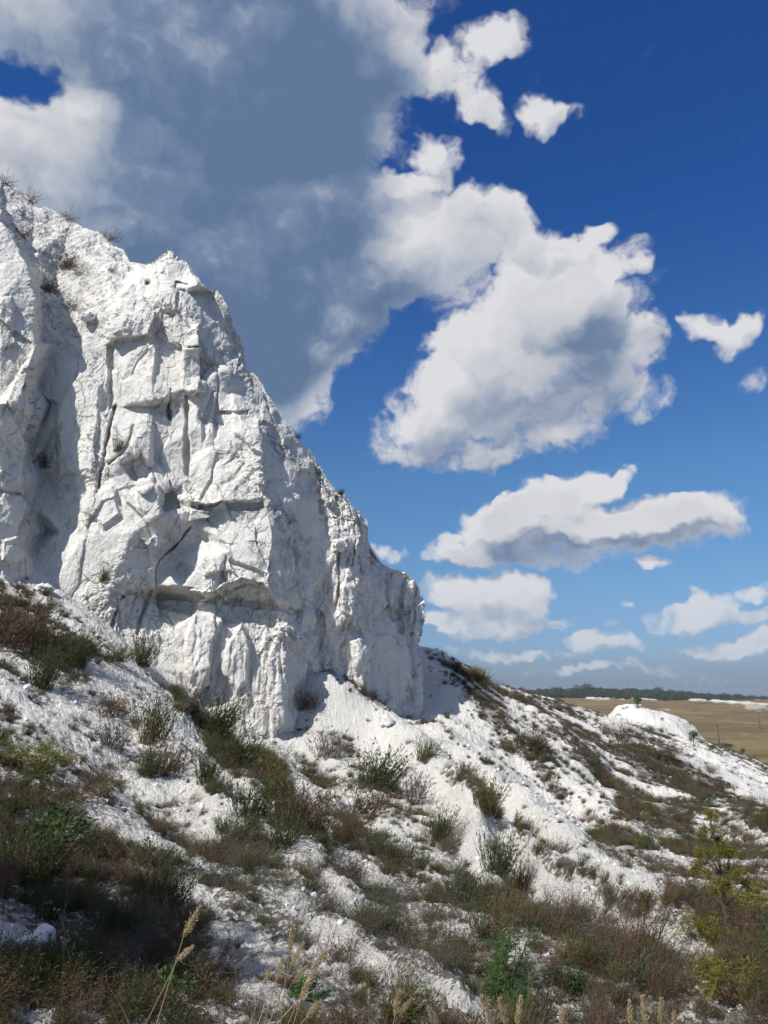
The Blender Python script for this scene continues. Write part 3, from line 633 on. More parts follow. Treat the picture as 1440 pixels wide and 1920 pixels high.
LUSH = [([(340,1310),(400,1365),(450,1415),(520,1455),(600,1530),(640,1570)],26,1.0),([(860,1450),(920,1520),(1000,1600),(1060,1660)],13,.8),([(905,1560),(935,1600),(975,1665)],18,.9),([(1150,1385),(1250,1450),(1330,1500),(1420,1550)],26,.55),
 ([(940,1330),(1000,1380),(1080,1440),(1150,1500)],16,.35),([(420,1620),(560,1660),(700,1700),(820,1780)],32,.6),([(0,1160),(60,1200),(140,1240)],40,.9),([(-40,1560),(120,1640),(260,1720),(300,1860),(0,1900)],110,1.5),([(0,1400),(60,1500)],20,.35),
 ([(960,1700),(1100,1780),(1250,1830),(1440,1800)],36,.6),([(0,1930),(700,1930),(1440,1910)],40,.6),([(1000,1900),(1440,1880)],80,.9),([(480,1560),(700,1640),(900,1740)],60,.35),([(300,1640),(520,1760),(640,1880)],70,.3),([(880,1330),(1000,1430),(1120,1500),(1260,1570)],55,.5),([(1250,1430),(1350,1490),(1440,1530)],36,.5),([(1150,1560),(1300,1620),(1440,1660)],40,.4),([(1050,1612),(1150,1664),(1250,1712),(1370,1752)],15,1.0),([(900,1690),(1020,1735),(1120,1778),(1260,1815),(1400,1830)],24,1.2),([(640,1560),(760,1640),(880,1705)],18,.9),([(560,1650),(660,1700),(780,1740),(860,1800)],30,.7),([(700,1790),(860,1850),(1000,1900)],22,.8),([(820,1540),(860,1600)],14,.8),([(400,1400),(470,1440),(540,1500)],22,1.0),([(1280,1600),(1440,1640),(1440,1720)],35,.7),
 ([(700,1760),(850,1820),(960,1860)],35,.85),([(560,1440),(620,1520),(700,1580),(800,1660)],18,.6),([(790,1600),(920,1700),(1010,1750)],18,.7),([(830,1250),(870,1262),(900,1275)],7,1.),([(130,1380),(240,1470),(330,1560)],16,.3)]
px, py = project(X, Y, Z)
q = np.stack([px.ravel() / 90, py.ravel() / 90, 0 * px.ravel()], 1).astype(np.float32)
hwx = fbm(q, 4, 7, .6).reshape(X.shape) * 14; hwy = fbm(q + 31, 4, 8, .6).reshape(X.shape) * 14
cover = 0.45 + 0.16 * np.clip((py - 1350) / 500, -.3, 1) + .10 * np.clip((Y - 16) / 6, 0, 1) - .16 * np.clip((Y - 26) / 10, 0, 1) - .75 * det.reshape(X.shape) / np.clip(Y / 12, .5, 2) + .20 * fbm(rl * 2.2, 3, 99).reshape(X.shape) + .14 * fbm(p * 1.3, 3, 98).reshape(X.shape)
front = (Y > .5)
def strokes(lst):
    a = np.zeros(X.shape)
    GX, GY = px + hwx, py + hwy
    for poly, w, amt in lst:
        pp = np.array(poly, float); m = front & (GX > pp[:, 0].min() - 2 * w) & (GX < pp[:, 0].max() + 2 * w) & (GY > pp[:, 1].min() - 2 * w) & (GY < pp[:, 1].max() + 2 * w)
        if not m.any(): continue
        dd, _, _, _ = seg_dist(GX[m], GY[m], poly)
        a[m] = np.maximum(a[m], amt * (1 - sst(dd, w * .45, w * 1.35)))
    return a
lush = strokes(LUSH); bare = np.maximum(strokes(BARE), 1 - sst(_hr, .9, 1.25))
cover = np.clip(cover + lush * .35, 0, 1.0); cover = np.clip(cover * (1 - bare * .92), 0, 1)
# nothing grows against the foot of the wall
me = np_mesh('slope', np.stack([X, Y, Z], 2).reshape(-1, 3), grid_faces(*X.shape)[:, ::-1], False)
set_attr(me, 'cover', cover.ravel()); set_attr(me, 'grime_shade', np.zeros(X.size)); set_attr(me, 'crev', np.zeros(X.size))
mslope, T, b = new_mat('chalk_rubble', 0.95, 0.1)
pos = T.new('ShaderNodeNewGeometry').outputs['Position']
cov = T.attr('cover')
n1 = T.noise(pos, 1.1, 5, 0.6); nf = T.noise(pos, 16, 6, 0.75); nm = T.noise(pos, 4.5, 5, 0.7)
cl = T.ramp(n1, [(0.3, (0.60, 0.585, 0.54)), (0.6, (0.69, 0.67, 0.62))])
cl = T.mix(T.math('MULTIPLY', T.sstep(nf, 0.52, 0.66), 0.55), cl, (0.40, 0.40, 0.385))
soil = T.mix(T.sstep(T.noise(pos, 60, 5, .8), .45, .6), (0.060, 0.052, 0.040), (0.30, 0.285, 0.25))
thr = T.math('ADD', T.math('MULTIPLY', T.noise(pos, 34, 5, .75), 0.75), T.math('MULTIPLY', nm, 0.40))
m_ = T.sstep(T.math('SUBTRACT', T.math('ADD', cov, 0.02), thr), -0.04, 0.14)
vc = T.new('ShaderNodeTexVoronoi'); T.put(vc.inputs['Vector'], pos); vc.inputs['Scale'].default_value = 30; vs = T.new('ShaderNodeSeparateColor'); T.l.new(vc.outputs['Color'], vs.inputs[0])
cl = T.mix(T.math('MULTIPLY', m_, T.math('MULTIPLY', T.sstep(vs.outputs[0], .80, .66), 0.9)), cl, soil)
T.l.new(cl, b.inputs['Base Color'])
bn = bump(T, b, T.noise(pos, 26, 7, 0.8), 0.035, 1.0)
bn = bump(T, b, T.voro(pos, 45.0), 0.02, 0.7, bn)
slope = link('slope', me, mslope, kind='structure', label='steep rubble slope of white chalk with dry herbs below the cliff')
# ------------------------------------------------------------------ pixel -> place on the finished ground / cliff
_gx, _gy, _gz = [a.ravel() for a in GROUND]
_ok = _gy > 1.0
_gpx, _gpy = project(_gx[_ok], _gy[_ok], _gz[_ok]); _gi = np.nonzero(_ok)[0]; _gr = np.hypot(_gx[_ok], _gy[_ok])
def on_ground(px, py, tol=3.5):
    m = (np.abs(_gpx - px) < tol) & (np.abs(_gpy - py) < tol)
    if not m.any():
        if tol > 60: return None
        return on_ground(px, py, tol * 1.6)
    r = _gr[m]; k = np.nonzero(m)[0][r < r.min() * 1.03 + .05]
    q = k[np.argmin(np.hypot(_gpx[k] - px, _gpy[k] - py))]; q = _gi[q]
    return Vector((_gx[q], _gy[q], _gz[q]))
_cx, _cy = project(CL['V'][..., 0], CL['V'][..., 1], CL['V'][..., 2])
def on_cliff(px, py):
    d = np.hypot(_cx - px, _cy - py) + CL['V'][..., 1] * .5 + CL['out'] * 50
    j, i = np.unravel_index(np.argmin(d), d.shape)
    return Vector(CL['V'][j, i])

# ------------------------------------------------------------------ plant materials
def plant_mat(name, c0, c1, c2, trans=0.25):
    m, T, b = new_mat(name, 0.75, 0.15)
    r = T.new('ShaderNodeObjectInfo').outputs['Random']
    pos = T.new('ShaderNodeNewGeometry').outputs['Position']
    t = T.math('FRACT', T.math('ADD', T.math('MULTIPLY', r, 0.8), T.math('MULTIPLY', T.noise(pos, 3.0, 3), 0.5)))
    col = T.ramp(t, [(0.0, c0), (0.5, c1), (1.0, c2)])
    col = T.mix(T.math('MULTIPLY', T.attr('tip'), 0.65), col, tuple(min(1, v * 1.7 + .02) for v in c1))
    T.l.new(col, b.inputs['Base Color'])
    tr = T.new('ShaderNodeBsdfTranslucent'); T.l.new(col, tr.inputs['Color'])
    mx = T.new('ShaderNodeMixShader'); mx.inputs[0].default_value = trans
    out = [n for n in m.node_tree.nodes if n.type == 'OUTPUT_MATERIAL'][0]
    T.l.new(b.outputs[0], mx.inputs[1]); T.l.new(tr.outputs[0], mx.inputs[2]); T.l.new(mx.outputs[0], out.inputs[0])
    return m
M_green = plant_mat('herb_green', (0.028, 0.038, 0.015), (0.048, 0.060, 0.020), (0.078, 0.074, 0.027))
M_olive = plant_mat('herb_olive', (0.060, 0.066, 0.022), (0.095, 0.092, 0.032), (0.115, 0.082, 0.032))
M_brown = plant_mat('herb_brown', (0.055, 0.038, 0.025), (0.095, 0.063, 0.038), (0.125, 0.088, 0.052))
M_grey = plant_mat('herb_grey', (0.060, 0.054, 0.047), (0.100, 0.090, 0.074), (0.085, 0.092, 0.066))
M_red = plant_mat('herb_red', (0.060, 0.031, 0.021), (0.100, 0.056, 0.036), (0.090, 0.070, 0.036))
M_lime = plant_mat('pine_lime', (0.070, 0.092, 0.014), (0.115, 0.128, 0.020), (0.175, 0.135, 0.022))
M_leaf = plant_mat('leaf_green', (0.028, 0.050, 0.018), (0.042, 0.085, 0.022), (0.065, 0.105, 0.026))
M_straw = plant_mat('straw', (0.30, 0.235, 0.13), (0.40, 0.32, 0.18), (0.48, 0.38, 0.23), 0.35)
M_bark = plant_mat('bark', (0.06, 0.048, 0.038), (0.09, 0.07, 0.055), (0.11, 0.09, 0.07), 0.0)

class Ribbons:
    """collects thin tapering stems and small leaves as one mesh"""
    def __init__(s): s.v = []; s.f = []; s.t = []; s.k = 0
    def stem(s, p, d, L, w, bend=(0, 0, 0), seg=4, tip=.15, tipc=True):
        p = np.array(p, float); d = np.array(d, float); d /= np.linalg.norm(d); bend = np.array(bend, float)
        a = np.cross(d, (RNG.normal(), RNG.normal(), .2)); a /= np.linalg.norm(a) + 1e-9
        path = []
        for i in range(seg + 1):
            u = i / seg; ww = w * (1 - u * (1 - tip)) * .5
            s.v += [p - a * ww, p + a * ww]; s.t += [u * u if tipc else 0] * 2; path.append(p.copy())
            d = d + bend / seg + RNG.normal(0, .05, 3); d /= np.linalg.norm(d); p = p + d * L / seg
        for i in range(seg):
            k = s.k + 2 * i; s.f.append((k, k + 1, k + 3, k + 2))
        s.k += 2 * (seg + 1)
        return path, d
    def leaf(s, p, d, L, w, tip=.6):
        p = np.array(p, float); d = np.array(d, float); d /= np.linalg.norm(d) + 1e-9
        a = np.cross(d, RNG.normal(size=3)); a /= np.linalg.norm(a) + 1e-9
        s.v += [p, p + d * L * .5 - a * w * .5, p + d * L, p + d * L * .5 + a * w * .5]; s.t += [0, tip * .5, tip, tip * .5]
        s.f.append((s.k, s.k + 1, s.k + 2, s.k + 3)); s.k += 4
    def mesh(s, name, mat):
        me = np_mesh(name, np.array(s.v), np.array(s.f)); set_attr(me, 'tip', np.array(s.t)); me.materials.append(mat); return me
def rd(spread, lean=(.22, -.05)):
    a = RNG.uniform(0, 2 * math.pi); r = spread * math.sqrt(RNG.uniform())
    return np.array((math.cos(a) * r + lean[0], math.sin(a) * r + lean[1], 1.0))
def mk_tuft(name, mat, n, H, spread, w, leaves=6, rad=.12, bend=.25, ll=.035):
    R_ = Ribbons()
    for _ in range(n):
        a = RNG.uniform(0, 6.28); r = rad * math.sqrt(RNG.uniform())
        base = (math.cos(a) * r, math.sin(a) * r, -.03)
        L = H * RNG.uniform(.5, 1.05)
        path, d = R_.stem(base, rd(spread), L, w, (bend * RNG.uniform(-.2, 1), RNG.uniform(-.2, .2), RNG.uniform(-.3, .25)), 4)
        for _ in range(leaves):
            i = RNG.integers(1, 4); t = RNG.uniform(); q = path[i] * (1 - t) + path[i + 1] * t
            R_.leaf(q, d * .9 + RNG.normal(0, .45, 3), ll * RNG.uniform(.6, 1.3), ll * .22)
    return R_.mesh(name, mat)
def mk_twig(name, mat, n, H, w, side=6, seeds=True, spread=.5):
    R_ = Ribbons()
    for _ in range(n):
        a = RNG.uniform(0, 6.28); r = .06 * math.sqrt(RNG.uniform())
        path, d = R_.stem((math.cos(a) * r, math.sin(a) * r, -.03), rd(spread), H * RNG.uniform(.55, 1.05), w, (.1, 0, .05), 5)
        for _ in range(side):
            i = RNG.integers(1, 5); t = RNG.uniform(); q = path[i] * (1 - t) + path[i + 1] * t
            dd = d + RNG.normal(0, .65, 3)
            p2, _ = R_.stem(q, dd, H * RNG.uniform(.12, .34), w * .6, (0, 0, .25), 2)
            if seeds:
                for _ in range(3): R_.leaf(p2[-1] + RNG.normal(0, .006, 3), RNG.normal(0, 1, 3), .012, .008, .9)
    return R_.mesh(name, mat)
def mk_cushion(name, mat, n, R0, H, ll):
    R_ = Ribbons()
    for _ in range(n):
        a = RNG.uniform(0, 6.28); r = R0 * math.sqrt(RNG.uniform())
        h = H * (1 - (r / R0) ** 2) * RNG.uniform(.1, 1)
        R_.leaf((math.cos(a) * r, math.sin(a) * r, h), RNG.normal(0, 1, 3) + np.array((.2, 0, .7)), ll * RNG.uniform(.6, 1.5), ll * .3)
    return R_.mesh(name, mat)
def mk_leafy(name, mat, n, H, ll):
    R_ = Ribbons()
    for _ in range(n):
        path, d = R_.stem((RNG.normal(0, .05), RNG.normal(0, .05), -.02), rd(.45), H * RNG.uniform(.5, 1), .008, (.15, 0, 0), 5, tipc=False)
        for i in range(1, 6):
            for _ in range(5): R_.leaf(path[i] + RNG.normal(0, .01, 3), RNG.normal(0, .7, 3) + d * .3, ll * RNG.uniform(.6, 1.2), ll * .38)
    return R_.mesh(name, mat)
def mk_fluff(name, mat, H=.5):
    """young pine-like feathery plant: dense needles along upright shoots"""
    R_ = Ribbons()
    for _ in range(9):
        path, d = R_.stem((RNG.normal(0, .05), RNG.normal(0, .05), -.02), rd(.45, (.05, 0)), H * RNG.uniform(.5, 1), .012, (0, 0, .3), 6, tipc=False)
        for i in range(1, 7):
            for _ in range(26): R_.leaf(path[i] + RNG.normal(0, .015, 3), RNG.normal(0, .8, 3) + d * .5, .05 * RNG.uniform(.6, 1.2), .004)
    return R_.mesh(name, mat)

# ------------------------------------------------------------------ the meshes each kind of plant shares
PL = {
 'green': [mk_tuft('green_tuft', M_green, 150, .42, .75, .006, 8) for _ in range(3)],
 'olive': [mk_tuft('olive_tuft', M_olive, 140, .40, .75, .006, 7) for _ in range(2)],
 'brown': [mk_tuft('brown_tuft', M_brown, 140, .34, .95, .005, 6, .16) for _ in range(2)],
 'grey': [mk_tuft('grey_tuft', M_grey, 110, .30, .9, .005, 5, .14) for _ in range(2)],
 'twig': [mk_twig('dry_twigs', M_grey, 22, .45, .005, 8) for _ in range(2)],
 'redtwig': [mk_twig('red_twigs', M_red, 16, .5, .006, 8) for _ in range(2)],
 'browntwig': [mk_twig('brown_twigs', M_brown, 30, .40, .006, 9, spread=.9) for _ in range(2)],
 'cushion': [mk_cushion('herb_cushion', M_grey, 150, .13, .07, .03), mk_cushion('green_cushion', M_green, 150, .12, .08, .03), mk_cushion('brown_cushion', M_brown, 150, .13, .06, .028)],
 'leafy': [mk_leafy('leafy_plant', M_leaf, 12, .40, .05) for _ in range(2)],
 'fluff': [mk_fluff('feathery_plant', M_leaf), mk_fluff('lime_plant', M_lime, .4)],
 'shrub': [mk_leafy('round_shrub', M_green, 60, .5, .07)],
}

LM = [(28,1190,'brown shrub at the left edge'),(76,1260,'tall dark green tuft near the left edge'),(262,1220,'green tuft on the rubble crest'),(286,1350,'yellow-green tuft of the left slope'),(402,1345,'dark bush under the buttress'),
 (308,1420,'dark shrub below the yellow-green tuft'),(386,1440,'stiff grey-green tuft'),(498,1430,'rusty yellow tuft at the cliff foot'),(470,1505,'green bush in the left hollow'),(566,1520,'wide reddish brown bush'),(704,1445,'prominent green tuft on the white spur'),
 (820,1550,'green tuft half way down the white spur'),(776,1480,'thin grey tuft on the white spur'),(930,1600,'tall green bush in the gully'),(908,1495,'olive bush at the gully top'),(612,1400,'pale tuft below the white fan'),(797,1405,'pale yellow tuft on the crest'),
 (1166,1375,'twiggy bush under the white mound'),(1240,1405,'wide dark bush below the mound'),(990,1385,'reddish bush high on the far slope'),(56,1425,'yellow-green bush at the left edge'),(130,1480,'wide dark dry bush on the left'),(70,1575,'dark leafy plant in the shade'),
 (78,1770,'rounded stone in the shade'),(920,1820,'bright green young pine'),(1350,1620,'thin pine sapling'),(1335,1840,'yellow-green bough at the bottom right'),(575,1810,'clump of feathery grass heads'),(375,1740,'lone slender grass head'),(1205,1890,'bottom right trio of grass heads'),
 (750,1890,'pair of grass heads at the bottom middle'),(1270,1365,'right end of the white mound'),(850,1255,'grass fringe on the skyline'),(726,1355,'knobbly stone at the cliff foot'),(1100,1700,'lower end of the long white rib'),(520,1620,'deep green bush of the left hollow'),(740,1700,'grey twiggy patch in mid slope')]
_used = {}
def near_label(what, px, py):
    d = [math.hypot(px - a, py - b) for a, b, _ in LM]; k = int(np.argmin(d)); a, b, ph = LM[k]
    dx, dy = px - a, py - b
    side = ('right of' if dx > 0 else 'left of') if abs(dx) > abs(dy) else ('below' if dy > 0 else 'above')
    n = _used.get((what, k, side), 0); _used[(what, k, side)] = n + 1
    rank = ('', 'second ', 'third ', 'fourth ', 'fifth ', 'sixth ', 'seventh ', 'eighth ', 'ninth ', 'tenth ', 'eleventh ', 'twelfth ')[min(n, 11)]
    return '%s%s %s the %s' % (rank, what, side, ph)
def plant(name, mesh, p, width, height, label, cat, group=None, rz=None):
    """one thing; width/height in metres of its mesh, measured from the mesh itself"""
    co = np.empty(len(mesh.vertices) * 3, np.float32); mesh.vertices.foreach_get('co', co); co = co.reshape(-1, 3)
    w0 = np.percentile(co[:, 0], 97) - np.percentile(co[:, 0], 3); h0 = np.percentile(co[:, 2], 97)
    o = link(name, mesh, None, None, label, cat, group)
    o.location = p; o.scale = (width / w0, width / w0, height / h0)
    o.rotation_euler = (0, 0, RNG.uniform(-.5, .5) if rz is None else rz)
    return o
def bush(px, py, wpx, hpx, kind, var, name, label, cat, where='g', group=None):
    p = on_ground(px, py) if where == 'g' else on_cliff(px, py)
    if p is None: print('no place', px, py); return
    d = Vector(p).length
    return plant(name, PL[kind][var % len(PL[kind])], p, wpx / F * d, hpx / F * d, label, cat, group)
B = 'tufts and shrubs on the chalk slope'
for a in [
 (28,1210,95,82,'brown',0,'shrub','big brown and green shrub at the left edge, against the white rubble crest'),
 (95,1222,55,42,'olive',0,'shrub','low olive shrub just right of the big brown shrub on the crest'),
 (138,1248,58,60,'green',0,'shrub','dark green shrub leaning over the white rubble crest below the shadowed cleft'),
 (76,1292,56,72,'green',1,'shrub','tall dark green tuft below the big brown shrub by the left edge'),
 (208,1238,70,26,'olive',1,'grass_tuft','flat straw-green tuft lying across the white rubble crest'),
 (262,1246,48,50,'green',2,'grass_tuft','lone green tuft standing at the foot of the wall on the rubble crest'),
 (286,1388,72,82,'olive',0,'shrub','upright yellow-green tuft in the middle of the left white slope'),
 (345,1330,60,34,'grey',0,'grass_tuft','pale dry tuft right at the foot of the main buttress'),
 (402,1380,80,76,'green',0,'shrub','dark green bush leaning right below the lowest corner of the buttress'),
 (440,1440,78,66,'green',1,'shrub','green bush downhill of the dark bush under the buttress'),
 (498,1450,54,50,'olive',1,'shrub','rusty yellow tuft below the lowest point of the cliff foot'),
 (208,1340,60,36,'brown',1,'grass_tuft','small brown tuft above the yellow-green tuft of the left slope'),
 (206,1400,60,46,'grey',1,'grass_tuft','greyish tuft left of the yellow-green tuft'),
 (308,1448,74,60,'brown',0,'shrub','dark brownish shrub just below the yellow-green tuft'),
 (386,1466,50,52,'green',2,'grass_tuft','stiff grey-green tuft standing alone between two white bands'),
 (470,1530,84,62,'green',1,'shrub','green bush in the hollow below the rusty yellow tuft'),
 (520,1592,72,58,'green',0,'shrub','deep green bush at the lower end of the bushy hollow'),
 (566,1550,100,70,'brown',1,'shrub','wide reddish brown bush in the bushy hollow'),
 (704,1478,88,66,'green',2,'shrub','prominent green tuft on the left flank of the broad white spur'),
 (688,1526,84,44,'brown',0,'grass_tuft','brown dry skirt of grass below the prominent green tuft'),
 (776,1506,44,52,'grey',0,'grass_tuft','thin grey tuft right of the prominent green tuft on the white spur'),
 (820,1578,54,56,'green',0,'grass_tuft','green tuft half way down the broad white spur'),
 (797,1424,44,36,'olive',1,'grass_tuft','pale yellow tuft on the crest behind the broad white spur'),
 (612,1420,66,46,'grey',1,'grass_tuft','pale grassy tuft below the white fan at the recess'),
 (578,1330,42,34,'brown',1,'shrub','dark dry shrub tucked into the recess at the cliff foot'),
 (930,1640,64,72,'green',1,'shrub','tall green bush in the gully beside the tip of the white spur'),
 (972,1672,58,52,'olive',0,'shrub','olive bush touching the tall green bush in the gully'),
 (908,1524,58,62,'olive',1,'shrub','olive bush at the top of the gully behind the white spur'),
 (1166,1392,42,36,'browntwig',0,'shrub','dark twiggy bush under the white mound on the far slope'),
 (1240,1424,70,34,'browntwig',1,'shrub','wide dark brown bush below the right end of the white mound'),
 (990,1398,60,30,'brown',0,'shrub','reddish brown patch of bush high on the far slope'),
 (1330,1446,26,18,'browntwig',0,'shrub','small red-brown bush near the right rim of the far slope'),
 (56,1448,130,52,'fluff',1,'shrub','yellow-green bush near the left edge of the near slope'),
 (70,1600,90,60,'leafy',0,'leafy_plant','dark leafy plant in the shade at the left edge'),
 (130,1500,130,48,'browntwig',1,'shrub','wide dark dry bush below the yellow-green bush'),
 (920,1868,66,100,'fluff',0,'young_pine','bright green feathery young pine low in the middle of the near slope'),
 (960,1915,60,70,'fluff',0,'young_pine','smaller bright green feathery shoot in front of the young pine'),
 (1385,1712,130,40,'fluff',1,'pine_branch','low yellow-green pine bough right of the thin sapling'),
 (1318,1760,70,40,'fluff',1,'pine_branch','small yellow-green bough at the foot of the thin sapling'),
 (1348,1868,80,58,'fluff',1,'pine_branch','large yellow-green bough in the bottom right corner'),
 (1425,1840,60,70,'fluff',0,'young_pine','green bough cut by the right edge of the photo'),
 (560,1870,50,30,'leafy',1,'leafy_plant','fresh green leaves below the clump of feathery grass heads'),
 (875,1265,44,16,'olive',0,'grass_tuft','grass fringe on the skyline where the far slope begins'),
 (840,1250,34,12,'grey',0,'grass_tuft','grey fringe of grass nearest the cliff on the slope skyline'),
 ]:
    bush(*a[:6], a[6], a[7], a[6].replace('_', ' '), 'g', B if a[6] in ('shrub', 'grass_tuft') else None)
for a in [
 (128,503,40,24,'olive',0,'grass_tuft','green tuft on the gravel slope above the cliff, beside a dead branch'),
 (150,514,44,10,'browntwig',0,'dead_branch','dead brown branch lying below the green tuft above the cliff'),
 (84,876,38,30,'green',0,'grass_tuft','dark green tuft growing inside the shadowed cleft'),
 (274,534,10,12,'green',1,'grass_tuft','tiny dark tuft on the rock just below the highest peak'),
 (222,846,24,26,'olive',1,'grass_tuft','wispy straw tuft hanging on the middle of the main wall'),
 (646,918,12,12,'green',1,'grass_tuft','tiny tuft on the sloping skyline of the second buttress'),
 (42,446,42,24,'browntwig',1,'shrub','dark shrub on the gravel slope right behind the left rock tower'),
 (88,548,36,22,'grey',0,'grass_tuft','grey tuft on the gravel slope beside the left rock tower'),
 (130,580,30,20,'grey',1,'grass_tuft','small grey tuft lowest on the gravel slope above the rim'),
 (10,346,28,12,'browntwig',0,'shrub','wiry bush at the very top left of the skyline'),
 (56,378,34,10,'browntwig',1,'shrub','second wiry bush down the upper skyline, dark and low'),
 (128,413,30,9,'browntwig',0,'shrub','low wiry bush half way along the upper skyline'),
 (204,450,36,12,'browntwig',1,'shrub','last wiry bush on the upper skyline before the notch'),
 (208,508,12,9,'grey',0,'grass_tuft','tiny grey tuft on the gravel just left of the peak'),
 (560,818,14,9,'brown',0,'grass_tuft','tiny brown tuft where the main buttress meets the second skyline'),
 (195,1090,22,26,'olive',0,'grass_tuft','thin straw tuft in a hollow low on the main wall'),
 ]:
    bush(*a[:6], a[6], a[7], a[6].replace('_', ' '), 'c', 'tufts and bushes on the cliff')

# ------------------------------------------------------------------ scatter: undergrowth and rubble nobody could count
def gn_scatter(name, pts, scl, rot, idx, assets, kind_label):
    me = bpy.data.meshes.new(name); me.vertices.add(len(pts)); me.vertices.foreach_set('co', pts.astype(np.float32).ravel())
    for nm, arr, ty in (('sc', scl, 'FLOAT_VECTOR'), ('rot', rot, 'FLOAT_VECTOR')):
        a = me.attributes.new(nm, ty, 'POINT'); a.data.foreach_set('vector', arr.astype(np.float32).ravel())
    a = me.attributes.new('idx', 'INT', 'POINT'); a.data.foreach_set('value', idx.astype(np.int32))
    me.update()
    ac = bpy.data.collections.new(name + '_assets')
    for k, m in enumerate(assets):
        ao = bpy.data.objects.new('%s_asset_%02d' % (name, k), m); ac.objects.link(ao)
    ng = bpy.data.node_groups.new(name, 'GeometryNodeTree')
    ng.interface.new_socket('Geometry', in_out='INPUT', socket_type='NodeSocketGeometry')
    ng.interface.new_socket('Geometry', in_out='OUTPUT', socket_type='NodeSocketGeometry')
    n = ng.nodes; L = ng.links
    i = n.new('NodeGroupInput'); o = n.new('NodeGroupOutput'); ip = n.new('GeometryNodeInstanceOnPoints')
    ci = n.new('GeometryNodeCollectionInfo'); ci.inputs['Collection'].default_value = ac
    ci.inputs['Separate Children'].default_value = True; ci.inputs['Reset Children'].default_value = True
    def na(nm, ty):
        q = n.new('GeometryNodeInputNamedAttribute'); q.data_type = ty; q.inputs['Name'].default_value = nm; return q.outputs['Attribute']
    L.new(i.outputs[0], ip.inputs['Points']); L.new(ci.outputs[0], ip.inputs['Instance']); ip.inputs['Pick Instance'].default_value = True
    L.new(na('idx', 'INT'), ip.inputs['Instance Index']); L.new(na('rot', 'FLOAT_VECTOR'), ip.inputs['Rotation']); L.new(na('sc', 'FLOAT_VECTOR'), ip.inputs['Scale'])
    L.new(ip.outputs[0], o.inputs[0])
    ob = link(name, me, None, None, kind_label, None, None, 'stuff')
    md = ob.modifiers.new('scatter', 'NODES'); md.node_group = ng
    return ob

area = np.zeros(X.shape); rr = np.hypot(X, Y)
area[:-1, :-1] = np.abs((X[:-1, 1:] - X[:-1, :-1]) * (Y[1:, :-1] - Y[:-1, :-1]) - (X[1:, :-1] - X[:-1, :-1]) * (Y[:-1, 1:] - Y[:-1, :-1]))
ppx, ppy = project(X, Y, Z)
inview = (Y > 1.0) & (ppx > -260) & (ppx < 1700) & (ppy < 2300) & (rr < 58)
cliffd = interp_cage(np.clip(ppx, -150, 899), np.clip(ppy, 260, 1590), CAGE); cliffd = np.where(np.isnan(cliffd), 99, cliffd)
covered = (Y > cliffd + .1) & (ppx < 800) & (ppy < 1400)          # ground that lies inside the rock
inview &= ~covered
def pick(dens):
    pr = np.clip(dens * area, 0, .95) * inview
    m = RNG.random(X.shape) < pr
    j, i = np.nonzero(m)
    jj, ii = RNG.uniform(-.5, .5, len(j)), RNG.uniform(-.5, .5, len(j))
    r = rr[m] * (1 + jj * .005); th = np.arctan2(X[m], Y[m]) + ii * .002
    x, y = r * np.sin(th), r * np.cos(th)
    return x, y, ground_z(x, y), cover[m], lush[m], ppx[m], ppy[m]
# herbs
nb = fbm(np.stack([X.ravel() * 1.1, Y.ravel() * 1.1, 0 * X.ravel()], 1).astype(np.float32), 3, 201).reshape(X.shape)
cc_ = np.clip(cover + nb * .30, 0, 1)
cc_ = np.clip(cc_ + .30 * fbm(np.stack([X.ravel() * 4, Y.ravel() * 4, 0 * X.ravel()], 1).astype(np.float32), 2, 203).reshape(X.shape), 0, 1)
dens = 330 * cc_ ** 2.2 * np.interp(rr, [0, 6, 14, 24, 50], [.8, .8, .65, .60, .42])
x, y, z, cv, lu, qx, qy = pick(dens)
n = len(x)
assets = PL['green'] + PL['olive'] + PL['brown'] + PL['grey'] + PL['twig'] + PL['redtwig'] + PL['browntwig'] + PL['cushion'] + PL['leafy']
G0, O0, B0, Y0, T0, R0_, BT0, C0, L0 = 0, 3, 5, 7, 9, 11, 13, 15, 18
zone = fbm(np.stack([x * .35, y * .35, 0 * x], 1).astype(np.float32), 3, 301)
u = RNG.random(n); idx = np.zeros(n, int)
farw = np.clip((y - 18) / 12, 0, 1); redz = np.clip((qx - 900) / 300, 0, 1) * np.clip((qy - 1640) / 120, 0, 1); greyz = np.exp(-(((qx - 620) / 190) ** 2 + ((qy - 1720) / 90) ** 2))
darkz = np.clip((500 - qx) / 300, 0, 1) * np.clip((qy - 1450) / 150, 0, 1)
for k in range(n):
    g = .16 + .22 * zone[k] + .14 * lu[k] - .2 * farw[k]; t = u[k]
    wts = [max(g, .04), .12, .24 + .1 * farw[k], .22 + .3 * farw[k], .10 + 1.6 * greyz[k], .03 + .9 * redz[k], .12 + .35 * farw[k] + .3 * darkz[k], 1.0 + 1.1 * farw[k], .02 + .04 * darkz[k]]
    sm_ = sum(wts); a = t * sm_; c = 0
    for q, wv_ in enumerate(wts):
        c += wv_
        if a <= c: break
    idx[k] = (G0, O0, B0, Y0, T0, R0_, BT0, C0, L0)[q] + RNG.integers(0, (3, 2, 2, 2, 2, 2, 2, 3, 2)[q])
isc = (idx >= C0) & (idx < C0 + 3)
size = RNG.lognormal(0, .40, n) * np.where(isc, 1 + 1.3 * farw, 1.0) * np.interp(y, [0, 4, 8, 16, 40], [.20, .24, .27, .30, .42]) * (.5 + .8 * cv)
sc = np.stack([size, size, size * RNG.uniform(.7, 1.15, n)], 1)
rot = np.stack([RNG.normal(0, .12, n), RNG.normal(.10, .12, n), RNG.uniform(-.9, .9, n)], 1)
